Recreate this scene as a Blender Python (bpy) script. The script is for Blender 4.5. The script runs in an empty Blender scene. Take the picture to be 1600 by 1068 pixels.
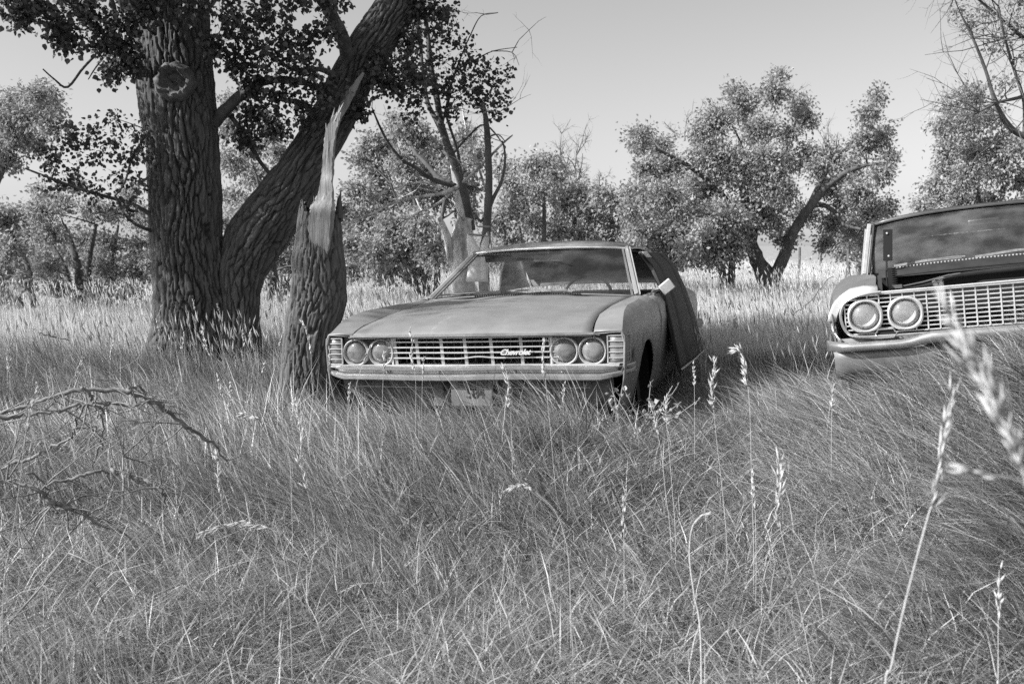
import bpy, math, random
import numpy as np
from mathutils import Vector, Matrix, Euler

# ------------------------------------------------------------------ camera, sky, sun
SC = bpy.context.scene
COL = SC.collection
F, HY, EYE = 1555.0, 425.0, 1.3
PITCH = math.atan((534 - HY) / F)
cd = bpy.data.cameras.new("camera"); cam = bpy.data.objects.new("camera", cd); COL.objects.link(cam)
cam.location = (0, 0, EYE); cam.rotation_euler = (math.pi / 2 - PITCH, 0, 0)
cd.sensor_width = 36; cd.lens = 36 * F / 1600; cd.clip_end = 3000; cd.clip_start = 0.05
cd.dof.use_dof = True; cd.dof.focus_distance = 6.6; cd.dof.aperture_fstop = 6.3
SC.camera = cam
SUN_EL, SUN_AZ = math.radians(36), math.atan2(-0.95, -0.36)
w = bpy.data.worlds.new("World"); SC.world = w; w.use_nodes = True
nt = w.node_tree; nt.nodes.clear()
sky = nt.nodes.new("ShaderNodeTexSky"); sky.sky_type = 'NISHITA'; sky.sun_disc = False
sky.sun_elevation = SUN_EL; sky.sun_rotation = SUN_AZ; sky.dust_density = 2.0; sky.air_density = 1.0
bw = nt.nodes.new("ShaderNodeRGBToBW"); bg = nt.nodes.new("ShaderNodeBackground"); wo = nt.nodes.new("ShaderNodeOutputWorld")
nt.links.new(sky.outputs[0], bw.inputs[0]); nt.links.new(bw.outputs[0], bg.inputs[0]); nt.links.new(bg.outputs[0], wo.inputs[0])
bg.inputs[1].default_value = 0.13
sd = bpy.data.lights.new("sun", 'SUN'); sd.energy = 5.0; sd.angle = math.radians(0.6); sd.color = (1, 1, 1)
sun = bpy.data.objects.new("sun", sd); COL.objects.link(sun)
sdir = Vector((math.sin(SUN_AZ) * math.cos(SUN_EL), math.cos(SUN_AZ) * math.cos(SUN_EL), math.sin(SUN_EL)))
sun.rotation_euler = sdir.to_track_quat('Z', 'Y').to_euler()
vs = SC.view_settings; vs.view_transform = 'Standard'; vs.look = 'None'; vs.exposure = 0.62; vs.gamma = 1
SC.cycles.max_bounces = 6; SC.cycles.transparent_max_bounces = 12
SC.cycles.use_denoising = False

rng = np.random.default_rng(7)
random.seed(7)

# ------------------------------------------------------------------ helpers
_fw = np.array([0, math.cos(PITCH), -math.sin(PITCH)]); _up = np.array([0, math.sin(PITCH), math.cos(PITCH)])
def W(px, py, d):
    """point of the place seen at that spot of the photograph, d metres away"""
    r = _fw * F + np.array([1., 0, 0]) * (px - 800) + _up * (534 - py)
    return r * (d / r[1]) + np.array([0, 0, EYE])

def ss(x, a, b):
    t = np.clip((np.asarray(x, float) - a) / (b - a), 0, 1); return t * t * (3 - 2 * t)

def G(x, y):
    x = np.asarray(x, float); y = np.asarray(y, float)
    b = np.interp(y, [-20, 0, 3, 6, 9, 12, 16, 25, 40, 80, 200, 600], [0, 0, .04, .1, .13, .19, .33, .60, .95, 2.3, 6.6, 14])
    m = .46 * ss(x, .8, 2.8) * ss(y, 1.0, 4.2) * (1 - ss(y, 5.6, 8.2)) + .10 * ss(x, 3, 5) * (1 - ss(y, 6, 12))
    n = .022 * np.sin(x * 2.1 + 1.3 * np.sin(y * 1.7)) + .02 * np.sin(y * 2.7 + x * 1.1) + .012 * np.sin(x * 5.3 - y * 4.1)
    b = b - .24 * ss(-x, 2.5, 6) * ss(y, 13, 20) * (1 - ss(y, 60, 120)) + .35 * ss(x, 1.2, 2.3) * np.exp(-((y - 4.15) / .85) ** 2) + .125 * np.exp(-((y - 5.45) / .75) ** 2) * (1 - ss(x, 1.0, 2.0)) * ss(x, -4.5, -2.2)
    return b + m + n * (1 - .5 * ss(y, 20, 40))

def _hash(ix, iy, iz, s):
    h = (ix * 374761393 + iy * 668265263 + iz * 2147483647 + s * 1274126177) & 0xffffffff
    h = ((h ^ (h >> 13)) * 1274126177) & 0xffffffff
    return ((h ^ (h >> 16)) & 0xffff) / 65535.0

def vnoise(x, y, z, s=0):
    x, y, z = [np.asarray(a, float) for a in np.broadcast_arrays(x, y, z)]
    ix, iy, iz = [np.floor(a).astype(np.int64) for a in (x, y, z)]
    fx, fy, fz = x - ix, y - iy, z - iz
    fx, fy, fz = [f * f * (3 - 2 * f) for f in (fx, fy, fz)]
    r = 0
    for a in (0, 1):
        for b in (0, 1):
            for c in (0, 1):
                wgt = (fx if a else 1 - fx) * (fy if b else 1 - fy) * (fz if c else 1 - fz)
                r = r + wgt * _hash(ix + a, iy + b, iz + c, s)
    return r

def tag(o, label=None, cat=None, group=None, kind=None):
    if label: o["label"] = label
    if cat: o["category"] = cat
    if group: o["group"] = group
    if kind: o["kind"] = kind
    return o

def empty(name, loc=(0, 0, 0), rot=(0, 0, 0), **k):
    o = bpy.data.objects.new(name, None); o.location = loc; o.rotation_euler = rot; o.empty_display_size = .2
    COL.objects.link(o); tag(o, **k); return o

def npmesh(name, V, groups, mat, parent=None, smooth=False, shade=None, sharp=None):
    """V (N,3); groups: list of (M,k) index arrays"""
    me = bpy.data.meshes.new(name)
    V = np.ascontiguousarray(V, dtype=np.float32)
    me.vertices.add(len(V)); me.vertices.foreach_set("co", V.ravel())
    loops = np.concatenate([g.ravel() for g in groups]).astype(np.int32)
    tot = np.concatenate([np.full(len(g), g.shape[1], np.int32) for g in groups])
    st = np.concatenate([[0], np.cumsum(tot)[:-1]]).astype(np.int32)
    me.loops.add(len(loops)); me.loops.foreach_set("vertex_index", loops)
    me.polygons.add(len(tot)); me.polygons.foreach_set("loop_start", st)
    me.update(calc_edges=True); me.validate(verbose=False)
    if shade is not None:
        a = me.attributes.new("shade", 'FLOAT', 'POINT'); a.data.foreach_set("value", np.ascontiguousarray(shade, dtype=np.float32))
    me.polygons.foreach_set("use_smooth", np.full(len(me.polygons), bool(smooth)))
    if smooth and sharp: me.set_sharp_from_angle(angle=math.radians(sharp))
    if mat: me.materials.append(mat)
    o = bpy.data.objects.new(name, me); COL.objects.link(o)
    if parent: o.parent = parent
    return o

class MB:
    """collects shapes, builds one mesh"""
    def __init__(s): s.v = []; s.f = []; s.n = 0
    def add(s, V, Fs):
        V = [tuple(map(float, p)) for p in V]
        s.f += [tuple(i + s.n for i in f) for f in Fs]; s.v += V; s.n += len(V); return s
    def box(s, c, size, R=None):
        hx, hy, hz = [a / 2 for a in size]
        P = [(x, y, z) for x in (-hx, hx) for y in (-hy, hy) for z in (-hz, hz)]
        if R is not None: P = [tuple(R @ Vector(p)) for p in P]
        P = [(p[0] + c[0], p[1] + c[1], p[2] + c[2]) for p in P]
        return s.add(P, [(0, 1, 3, 2), (4, 6, 7, 5), (0, 4, 5, 1), (2, 3, 7, 6), (0, 2, 6, 4), (1, 5, 7, 3)])
    def bar(s, a, b, wx, wz, upv=(0, 0, 1)):
        a = Vector(a); b = Vector(b); d = (b - a); L = d.length; y = d.normalized()
        x = y.cross(Vector(upv))
        if x.length < 1e-4: x = Vector((1, 0, 0))
        x.normalize(); z = x.cross(y)
        R = Matrix((x, y, z)).transposed()
        return s.box((a + b) / 2, (wx, L, wz), R)
    def tube(s, pts, rad, n=8, cap=True, wob=0):
        P = np.array(pts, float); m = len(P)
        r = np.full(m, rad, float) if np.isscalar(rad) else np.array(rad, float)
        T = np.gradient(P, axis=0) if m > 1 else P
        T /= np.linalg.norm(T, axis=1)[:, None] + 1e-9
        ref = np.array([0, 0, 1.]) if abs(T[0][2]) < .9 else np.array([1., 0, 0])
        V = []; u = np.cross(ref, T[0]); u /= np.linalg.norm(u)
        for i in range(m):
            u = u - T[i] * np.dot(u, T[i]); u /= np.linalg.norm(u) + 1e-9
            v = np.cross(T[i], u)
            for k in range(n):
                a = 2 * math.pi * k / n
                rr = r[i] * (1 + (wob * random.uniform(-1, 1) if wob else 0))
                V.append(P[i] + (u * math.cos(a) + v * math.sin(a)) * rr)
        Fs = [(i * n + k, i * n + (k + 1) % n, (i + 1) * n + (k + 1) % n, (i + 1) * n + k) for i in range(m - 1) for k in range(n)]
        if cap: Fs += [tuple(range(n))[::-1], tuple((m - 1) * n + k for k in range(n))]
        return s.add(V, Fs)
    def grid(s, rows, closed=False):
        n = len(rows[0]); V = [p for r in rows for p in r]
        Fs = []
        for i in range(len(rows) - 1):
            for k in range(n if closed else n - 1):
                Fs.append((i * n + k, i * n + (k + 1) % n, (i + 1) * n + (k + 1) % n, (i + 1) * n + k))
        return s.add(V, Fs)
    def lathe(s, c, prof, n=32, sq=0.0, axis='y'):
        """prof: (r, y) pairs round the y axis; sq > 0 makes the outline a rounded square"""
        V = []
        for r, y in prof:
            for k in range(n):
                a = 2 * math.pi * k / n
                q = r if not sq else r / (abs(math.cos(a)) ** (2 + sq) + abs(math.sin(a)) ** (2 + sq)) ** (1 / (2 + sq))
                if axis == 'y': V.append((c[0] + q * math.cos(a), c[1] + y, c[2] + q * math.sin(a)))
                else: V.append((c[0] + y, c[1] + q * math.cos(a), c[2] + q * math.sin(a)))
        Fs = [(i * n + k, i * n + (k + 1) % n, (i + 1) * n + (k + 1) % n, (i + 1) * n + k) for i in range(len(prof) - 1) for k in range(n)]
        return s.add(V, Fs)
    def build(s, name, mat, parent=None, smooth=True, sharp=35, thick=0, bevel=0):
        me = bpy.data.meshes.new(name); me.from_pydata(s.v, [], s.f); me.update()
        import bmesh
        bm = bmesh.new(); bm.from_mesh(me); bmesh.ops.recalc_face_normals(bm, faces=bm.faces); bm.to_mesh(me); bm.free()
        me.polygons.foreach_set("use_smooth", np.full(len(me.polygons), smooth))
        if smooth and sharp: me.set_sharp_from_angle(angle=math.radians(sharp))
        me.materials.append(mat)
        o = bpy.data.objects.new(name, me); COL.objects.link(o)
        if parent: o.parent = parent
        if thick:
            m = o.modifiers.new("thickness", 'SOLIDIFY'); m.thickness = thick; m.offset = 0
        if bevel:
            m = o.modifiers.new("bevel", 'BEVEL'); m.width = bevel; m.segments = 2; m.limit_method = 'ANGLE'; m.angle_limit = math.radians(40)
        return o

def ipo(y, tab):
    return float(np.interp(y, [t[0] for t in tab], [t[1] for t in tab]))

# ------------------------------------------------------------------ materials (all greys: the place is seen in black and white)
def _m(name):
    m = bpy.data.materials.new(name); m.use_nodes = True; n = m.node_tree; n.nodes.clear()
    out = n.nodes.new("ShaderNodeOutputMaterial"); return m, n, out
def mat(name, v, rough=.6, metal=0, var=0, scale=6, bump=0, bscale=60, v2=None, spec=.4, stretch=(1, 1, 1), coat=0, thr=None, bdist=.01):
    m, n, out = _m(name)
    p = n.nodes.new("ShaderNodeBsdfPrincipled"); n.links.new(p.outputs[0], out.inputs[0])
    p.inputs["Base Color"].default_value = (v, v, v, 1); p.inputs["Roughness"].default_value = rough
    p.inputs["Metallic"].default_value = metal; p.inputs["Specular IOR Level"].default_value = spec
    p.inputs["Coat Weight"].default_value = coat; p.inputs["Coat Roughness"].default_value = .25
    tc = n.nodes.new("ShaderNodeTexCoord"); mp = n.nodes.new("ShaderNodeMapping"); mp.inputs["Scale"].default_value = stretch
    n.links.new(tc.outputs["Object"], mp.inputs[0])
    if v2 is not None or var:
        nz = n.nodes.new("ShaderNodeTexNoise"); nz.inputs["Scale"].default_value = scale; nz.inputs["Detail"].default_value = 8; nz.inputs["Roughness"].default_value = .65
        n.links.new(mp.outputs[0], nz.inputs[0])
        r = n.nodes.new("ShaderNodeValToRGB"); n.links.new(nz.outputs[0], r.inputs[0])
        lo, hi = (v * (1 - var), v * (1 + var)) if v2 is None else (v, v2)
        a, b = thr if thr else (.3, .7)
        r.color_ramp.elements[0].position = a; r.color_ramp.elements[1].position = b
        r.color_ramp.elements[0].color = (lo, lo, lo, 1); r.color_ramp.elements[1].color = (hi, hi, hi, 1)
        n.links.new(r.outputs[0], p.inputs["Base Color"])
    if bump:
        nb = n.nodes.new("ShaderNodeTexNoise"); nb.inputs["Scale"].default_value = bscale; nb.inputs["Detail"].default_value = 6
        n.links.new(mp.outputs[0], nb.inputs[0])
        bp = n.nodes.new("ShaderNodeBump"); bp.inputs["Strength"].default_value = bump; bp.inputs["Distance"].default_value = bdist
        n.links.new(nb.outputs[0], bp.inputs["Height"]); n.links.new(bp.outputs[0], p.inputs["Normal"])
    return m
def wear(m, dent=.5, rustv=.05, amount=.60):
    """dents, dull streaks and rust freckles on painted metal"""
    n = m.node_tree; p = [x for x in n.nodes if x.type == 'BSDF_PRINCIPLED'][0]; tc = [x for x in n.nodes if x.type == 'TEX_COORD'][0]
    old = p.inputs["Base Color"].links[0].from_socket
    def nz(s, st, det=6, ro=.6):
        mp = n.nodes.new("ShaderNodeMapping"); mp.inputs["Scale"].default_value = st; n.links.new(tc.outputs["Object"], mp.inputs[0])
        k = n.nodes.new("ShaderNodeTexNoise"); k.inputs["Scale"].default_value = s; k.inputs["Detail"].default_value = det; k.inputs["Roughness"].default_value = ro; n.links.new(mp.outputs[0], k.inputs[0]); return k
    def rng_(sock, a, b, lo=0, hi=1):
        r = n.nodes.new("ShaderNodeMapRange"); r.inputs[1].default_value = a; r.inputs[2].default_value = b; r.inputs[3].default_value = lo; r.inputs[4].default_value = hi; n.links.new(sock, r.inputs[0]); return r.outputs[0]
    def mix(f, c1, v):
        x = n.nodes.new("ShaderNodeMix"); x.data_type = 'RGBA'; n.links.new(f, x.inputs[0]); n.links.new(c1, x.inputs[6]); x.inputs[7].default_value = (v, v, v, 1); return x.outputs[2]
    s1 = rng_(nz(5, (1.2, .22, 1), 8, .7).outputs[0], .60, .68, 0, .55)     # pale scuffs
    s2 = rng_(nz(26, (1, 1, 1), 10, .75).outputs[0], amount, amount + .05, 0, .8)
    c = mix(s1, old, .34); c = mix(s2, c, rustv); n.links.new(c, p.inputs["Base Color"])
    b1 = nz(2.6, (1, 1, 1), 2); bp = n.nodes.new("ShaderNodeBump"); bp.inputs["Strength"].default_value = dent; bp.inputs["Distance"].default_value = .05; n.links.new(b1.outputs[0], bp.inputs["Height"])
    if p.inputs["Normal"].links: n.links.new(p.inputs["Normal"].links[0].from_socket, bp.inputs["Normal"])
    n.links.new(bp.outputs[0], p.inputs["Normal"]); return m
def leafmat(name, lo, hi, trans=.35, spec=.1):
    m, n, out = _m(name)
    at = n.nodes.new("ShaderNodeAttribute"); at.attribute_name = "shade"
    mr = n.nodes.new("ShaderNodeMapRange"); mr.inputs[3].default_value = lo; mr.inputs[4].default_value = hi
    n.links.new(at.outputs["Fac"], mr.inputs[0])
    d = n.nodes.new("ShaderNodeBsdfDiffuse"); t = n.nodes.new("ShaderNodeBsdfTranslucent"); g = n.nodes.new("ShaderNodeBsdfGlossy")
    g.inputs["Roughness"].default_value = .5; g.inputs["Color"].default_value = (.9, .9, .9, 1)
    for x in (d, t): n.links.new(mr.outputs[0], x.inputs[0])
    mx = n.nodes.new("ShaderNodeMixShader"); mx.inputs[0].default_value = trans
    n.links.new(d.outputs[0], mx.inputs[1]); n.links.new(t.outputs[0], mx.inputs[2])
    m2 = n.nodes.new("ShaderNodeMixShader"); m2.inputs[0].default_value = spec
    n.links.new(mx.outputs[0], m2.inputs[1]); n.links.new(g.outputs[0], m2.inputs[2]); n.links.new(m2.outputs[0], out.inputs[0])
    return m
def glass(name, tint=.75, rough=.02, dirt=.06, dval=.35, refl=1.0):
    m, n, out = _m(name)
    tr = n.nodes.new("ShaderNodeBsdfTransparent"); tr.inputs[0].default_value = (tint, tint, tint, 1)
    g = n.nodes.new("ShaderNodeBsdfGlossy"); g.inputs["Roughness"].default_value = rough
    fr = n.nodes.new("ShaderNodeFresnel"); fr.inputs[0].default_value = 1.5
    ml = n.nodes.new("ShaderNodeMath"); ml.operation = 'MULTIPLY'; ml.inputs[1].default_value = refl; n.links.new(fr.outputs[0], ml.inputs[0])
    mx = n.nodes.new("ShaderNodeMixShader"); n.links.new(ml.outputs[0], mx.inputs[0]); n.links.new(tr.outputs[0], mx.inputs[1]); n.links.new(g.outputs[0], mx.inputs[2])
    df = n.nodes.new("ShaderNodeBsdfDiffuse"); df.inputs[0].default_value = (dval, dval, dval, 1)
    tc = n.nodes.new("ShaderNodeTexCoord"); nz = n.nodes.new("ShaderNodeTexNoise"); nz.inputs["Scale"].default_value = 5; nz.inputs["Detail"].default_value = 9
    n.links.new(tc.outputs["Object"], nz.inputs[0])
    mr = n.nodes.new("ShaderNodeMapRange"); mr.inputs[1].default_value = .4; mr.inputs[2].default_value = .75; mr.inputs[3].default_value = dirt * .4; mr.inputs[4].default_value = dirt * 2.2
    n.links.new(nz.outputs[0], mr.inputs[0])
    m2 = n.nodes.new("ShaderNodeMixShader"); n.links.new(mr.outputs[0], m2.inputs[0]); n.links.new(mx.outputs[0], m2.inputs[1]); n.links.new(df.outputs[0], m2.inputs[2])
    n.links.new(m2.outputs[0], out.inputs[0]); return m
def attrmat(name, lo, hi, rough=.9, bump=0, bscale=40, stretch=(1, 1, 1), bdist=.01):
    m = mat(name, .5, rough, bump=bump, bscale=bscale, stretch=stretch, spec=.15, bdist=bdist)
    n = m.node_tree; p = [x for x in n.nodes if x.type == 'BSDF_PRINCIPLED'][0]
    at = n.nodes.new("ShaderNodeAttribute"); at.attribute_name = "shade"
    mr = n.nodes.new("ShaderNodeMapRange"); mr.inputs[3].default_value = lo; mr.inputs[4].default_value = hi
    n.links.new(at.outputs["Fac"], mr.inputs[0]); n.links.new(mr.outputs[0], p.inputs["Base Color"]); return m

M = dict(
    soil=mat("soil", .06, .95, v2=.16, scale=3, bump=.6, bscale=20),
    grass=leafmat("grass", .055, .68, .3, .05),
    dry=leafmat("dry_grass", .42, .92, .35, .03),
    seed=leafmat("seed", .38, .72, .3, .05),
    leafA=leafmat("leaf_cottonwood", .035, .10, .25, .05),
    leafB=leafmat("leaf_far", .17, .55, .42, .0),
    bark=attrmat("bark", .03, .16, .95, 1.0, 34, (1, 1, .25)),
    barkfar=mat("bark_far", .05, .95, v2=.15, scale=8, bump=.6, bscale=18, stretch=(1, 1, .3)),
    barkpale=mat("bark_pale", .28, .9, v2=.72, scale=7, bump=.5, bscale=25, stretch=(1, 1, .25), thr=(.42, .58)),
    wood=mat("bare_wood", .13, .85, v2=.34, scale=7, bump=.5, bscale=30, stretch=(2.2, 2.2, .16)),
    twig=mat("grey_twig", .09, .9, v2=.30, scale=9, bump=.4, bscale=40),
    twigdark=mat("dark_twig", .05, .9, v2=.13, scale=9),
    paint=mat("faded_paint", .165, .42, v2=.245, scale=2.6, bump=.06, bscale=140, spec=.5, coat=.12, bdist=.002),
    paintd=mat("dark_paint", .022, .6, v2=.05, scale=4, bump=.15, bscale=60, spec=.12, bdist=.003),
    black=mat("black_paint", .03, .3, v2=.07, scale=5, spec=.5),
    blacktop=mat("blue_paint", .10, .4, v2=.16, scale=3, spec=.5, coat=.2),
    chrome=mat("weathered_chrome", .36, .30, metal=.78, v2=.6, scale=9, bump=.05, bscale=90, bdist=.002),
    alu=mat("grille_metal", .42, .42, metal=.35, v2=.6, scale=14),
    rust=mat("rust", .06, .9, v2=.22, scale=11, bump=.5, bscale=60),
    rubber=mat("rubber", .03, .8, v2=.06, scale=9),
    dark=mat("dark_cavity", .012, .9),
    inter=mat("vinyl", .035, .6, v2=.08, scale=5),
    headl=mat("headliner", .10, .9, v2=.16, scale=4),
    glass=glass("windshield_glass", .86, .03, .05, .4, 1.1),
    glassB=glass("dusty_glass", .55, .04, .10, .4, 2.2),
    lens=glass("lamp_glass", .9, .06, .2, .7, 1.6),
    bowl=mat("lamp_reflector", .55, .38, metal=.2, v2=.9, scale=14, bump=.2, bscale=35, bdist=.004),
    amber=mat("corner_lens", .12, .3, v2=.26, scale=18, spec=.6, coat=.5),
    plate=mat("plate_paint", .12, .7, v2=.17, scale=12),
    ink=mat("plate_ink", .015, .7),
)

wear(M['paint'], .35, .07, .63); wear(M['blacktop'], .3, .05, .6);
# ------------------------------------------------------------------ cars' frames (used for keeping grass out of them)
CAR_A = ((-.245, 6.25, .117), (.94, -1.65, -15.4))
CAR_B = ((2.62, 4.85, .47), (-2.0, -5.5, -20.0))
def inside_car(x, y, car, m):
    (ox, oy, _), (_, _, yaw) = car; a = math.radians(yaw)
    lx = (x - ox) * math.cos(a) + (y - oy) * math.sin(a); ly = -(x - ox) * math.sin(a) + (y - oy) * math.cos(a)
    return (np.abs(lx) < 1.0 - m) & (ly > m) & (ly < 5.35 - m)

# ------------------------------------------------------------------ ground
def build_ground():
    xs = np.concatenate([np.linspace(-600, -30, 30), np.linspace(-28, 28, 225), np.linspace(30, 600, 30)])
    ys = np.concatenate([np.linspace(-200, -6, 14), np.linspace(-5, 30, 190), np.linspace(31, 100, 60), np.linspace(110, 900, 50)])
    X, Y = np.meshgrid(xs, ys); Z = G(X, Y)
    V = np.stack([X, Y, Z], -1).reshape(-1, 3); nx = len(xs)
    i = np.arange(len(ys) - 1)[:, None] * nx + np.arange(nx - 1)[None, :]
    Q = np.stack([i, i + 1, i + nx + 1, i + nx], -1).reshape(-1, 4)
    m, n, out = _m("meadow_floor")
    p = n.nodes.new("ShaderNodeBsdfPrincipled"); n.links.new(p.outputs[0], out.inputs[0]); p.inputs["Roughness"].default_value = 1; p.inputs["Specular IOR Level"].default_value = 0
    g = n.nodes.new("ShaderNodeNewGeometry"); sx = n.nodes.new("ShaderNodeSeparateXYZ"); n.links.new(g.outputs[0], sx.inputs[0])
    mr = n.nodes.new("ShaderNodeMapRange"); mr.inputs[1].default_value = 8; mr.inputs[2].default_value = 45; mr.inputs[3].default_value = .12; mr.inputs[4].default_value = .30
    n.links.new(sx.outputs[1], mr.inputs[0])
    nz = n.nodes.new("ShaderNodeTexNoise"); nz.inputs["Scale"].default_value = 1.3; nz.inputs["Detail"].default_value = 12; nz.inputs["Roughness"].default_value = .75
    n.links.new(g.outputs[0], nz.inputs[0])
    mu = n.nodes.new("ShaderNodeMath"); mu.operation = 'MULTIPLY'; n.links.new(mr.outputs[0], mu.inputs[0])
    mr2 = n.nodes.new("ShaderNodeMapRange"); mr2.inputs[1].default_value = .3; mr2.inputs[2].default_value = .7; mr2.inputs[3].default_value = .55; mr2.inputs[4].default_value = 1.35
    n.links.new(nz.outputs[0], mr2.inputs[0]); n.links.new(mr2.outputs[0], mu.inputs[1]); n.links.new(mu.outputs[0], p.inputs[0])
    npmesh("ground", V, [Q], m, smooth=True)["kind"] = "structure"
build_ground()

# ------------------------------------------------------------------ grass
def blades(name, P, h, wd, leandir, lean, mat_, shade, label, seg=2, curl=.5, parent=None):
    n = len(P); ld = np.asarray(leandir); lx, ly = np.cos(ld), np.sin(ld)
    wa = rng.uniform(0, math.pi, n); wx, wy = np.cos(wa), np.sin(wa)
    ts = np.linspace(0, 1, seg + 1); cols = []
    for k, t in enumerate(ts):
        off = h * lean * (t * (1 - curl) + curl * t * t)
        z = h * (t - .45 * lean * curl * t * t - .12 * lean * t)
        c = np.stack([P[:, 0] + lx * off, P[:, 1] + ly * off, P[:, 2] + z], -1)
        if k < seg:
            ww = wd * (1 - .55 * t) * .5
            o = np.stack([wx * ww, wy * ww, 0 * ww], -1); cols += [c - o, c + o]
        else: cols.append(c)
    k = 2 * seg + 1
    V = np.stack(cols, 1).reshape(-1, 3); b = (np.arange(n) * k)[:, None]
    Q = [b + np.array([[2 * s, 2 * s + 1, 2 * s + 3, 2 * s + 2]]) for s in range(seg - 1)]
    T = b + np.array([[2 * seg - 2, 2 * seg - 1, 2 * seg]])
    gr = ([np.concatenate(Q)] if Q else []) + [T]
    o = npmesh(name, V, gr, mat_, parent, shade=np.repeat(shade, k))
    if label: tag(o, label, "grass", kind="stuff")
    return o

def scatter(n, y0, y1, power, spread=.60, side=1.3):
    """points over the meadow, denser near y0"""
    u = rng.random(n); q = 1 - power
    y = (y0 ** q + u * (y1 ** q - y0 ** q)) ** (1 / q)
    x = rng.uniform(-1, 1, n) * (spread * y + side)
    return x, y

TREE_FEET = []   # (x, y, r) kept free of grass
def keep(x, y, m=.18):
    k = ~inside_car(x, y, CAR_A, m) & ~inside_car(x, y, CAR_B, m)
    for fx, fy, fr in TREE_FEET: k &= (x - fx) ** 2 + (y - fy) ** 2 > fr * fr
    return k

def build_grass():
    # matted undergrowth: fine short blades lying every way
    x, y = scatter(270000, 1.6, 13, .75); k = keep(x, y, .05); x, y = x[k], y[k]; n = len(x)
    P = np.stack([x, y, G(x, y) + rng.uniform(0, .14, n)], -1)
    patch = vnoise(x * 1.7, y * 1.7, 0, 3)
    sh = np.clip(rng.beta(1.6, 3.2, n) + (patch - .5) * .25 + .12 * (rng.random(n) < .1), 0, 1)
    blades("matted_grass", P, rng.uniform(.1, .26, n), rng.uniform(.002, .005, n) * (1 + .08 * y), rng.uniform(0, 6.28, n), rng.uniform(.5, 2.2, n),
           M['grass'], sh, "fine matted grass lying low between the taller blades", seg=2)
    # standing blades in tussocks, leaning to the left with the wind
    x, y = scatter(26000, 1.6, 14, .75); nt_ = len(x); nb = 17
    tr = rng.uniform(.03, .09, nt_); an = rng.uniform(0, 2 * math.pi, (nt_, nb)); rr = tr[:, None] * np.sqrt(rng.random((nt_, nb)))
    x = (x[:, None] + rr * np.cos(an)).ravel(); y = (y[:, None] + rr * np.sin(an)).ravel(); an = an.ravel(); tid = np.repeat(np.arange(nt_), nb)
    gap = vnoise(x * 1.9, y * 1.9, 0, 71) * .6 + vnoise(x * 5, y * 5, 0, 72) * .4
    k = keep(x, y) & (gap > .34 + .1 * rng.random(len(x))); x, y, an, tid = x[k], y[k], an[k], tid[k]; n = len(x)
    P = np.stack([x, y, G(x, y) - .01], -1)
    tall = vnoise(x * .9, y * .9, 0, 11) * .6 + vnoise(x * 2.6, y * 2.6, 0, 12) * .4; th = rng.uniform(.65, 1.15, nt_)[tid]
    h = (.17 + .38 * tall) * rng.uniform(.6, 1.2, n) * th
    h = h + .19 * np.exp(-((y - 5.2) / 1.2) ** 2) * ss(x, .9, 1.8) * rng.uniform(.4, 1.2, n) + .22 * np.exp(-((y - 5.65) / .6) ** 2) * (1 - ss(x, .6, 1.2)) * ss(x, -2, -1.4) * rng.uniform(0, 1.2, n)
    h = h + .30 * np.exp(-((y - 9.2) / 1.1) ** 2) * ss(x, -6, -4.6) * (1 - ss(x, -2.2, -1.2)) * rng.uniform(.2, 1, n)
    h = h + .26 * np.exp(-((y - 6.5) / .45) ** 2 - ((x + 1.6) / .7) ** 2) * rng.uniform(.2, 1, n)
    right = ss(x / np.maximum(y, 1), -.15, .15)
    wind = math.pi + .35 + (vnoise(x * .7, y * .7, 0, 21) - .5) * 2.6 * (1.3 - right) + rng.normal(0, .65, n)
    ws = .38 + .45 * vnoise(x * 1.2, y * 1.2, 0, 22) + .3 * right; fan = rng.uniform(.15, .5, n)
    vx = np.cos(wind) * ws + np.cos(an) * fan; vy = np.sin(wind) * ws + np.sin(an) * fan; ld = np.arctan2(vy, vx); lean = np.hypot(vx, vy) * rng.uniform(.7, 1.5, n)
    band = vnoise(x * .6 + 9, y * 1.1, 0, 31); tone = rng.normal(0, .10, nt_)[tid] + (vnoise(x * 1.3, y * 1.3, 0, 33) - .5) * .35
    sh = np.clip(rng.beta(1.3, 2.2, n) * (.7 + .7 * band) + tone + .45 * (rng.random(n) < .12), 0, 1)
    blades("meadow_grass", P, h, np.where(rng.random(n) < .34, rng.uniform(.0045, .0088, n), rng.uniform(.002, .0045, n)) * (1 + .05 * y), ld, lean, M['grass'], sh,
           "green meadow grass leaning left around and in front of both cars", seg=3)
    # pale dead blades scattered through
    x, y = scatter(15000, 1.9, 12, .75); k = keep(x, y); x, y = x[k], y[k]; n = len(x)
    P = np.stack([x, y, G(x, y)], -1)
    blades("dead_grass", P, rng.uniform(.10, .34, n), rng.uniform(.003, .009, n), rng.uniform(0, 6.28, n), rng.uniform(.4, 1.5, n), M['dry'],
           rng.beta(1, 1.6, n), "pale dead blades arching through the green grass", seg=4, curl=.85)
    # the tall dry field behind the cars
    x, y = scatter(330000, 11.0, 60, .9, .62, 3); k = keep(x, y, .05); x, y = x[k], y[k]; n = len(x)
    far = ss(y, 12, 30)
    P = np.stack([x, y, G(x, y) - .02], -1)
    patch = vnoise(x * .35, y * .8, 0, 41)
    sh = np.clip(rng.normal(.42, .2, n) + (patch - .5) * .7, 0, 1)
    blades("dry_field_grass", P, rng.uniform(.28, .62, n), rng.uniform(.005, .010, n) * (1 + .05 * y), rng.uniform(2, 4.2, n), np.abs(rng.normal(.25, .2, n)),
           M['dry'], sh, "tall bleached grass filling the field behind the cars", seg=2)

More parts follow.
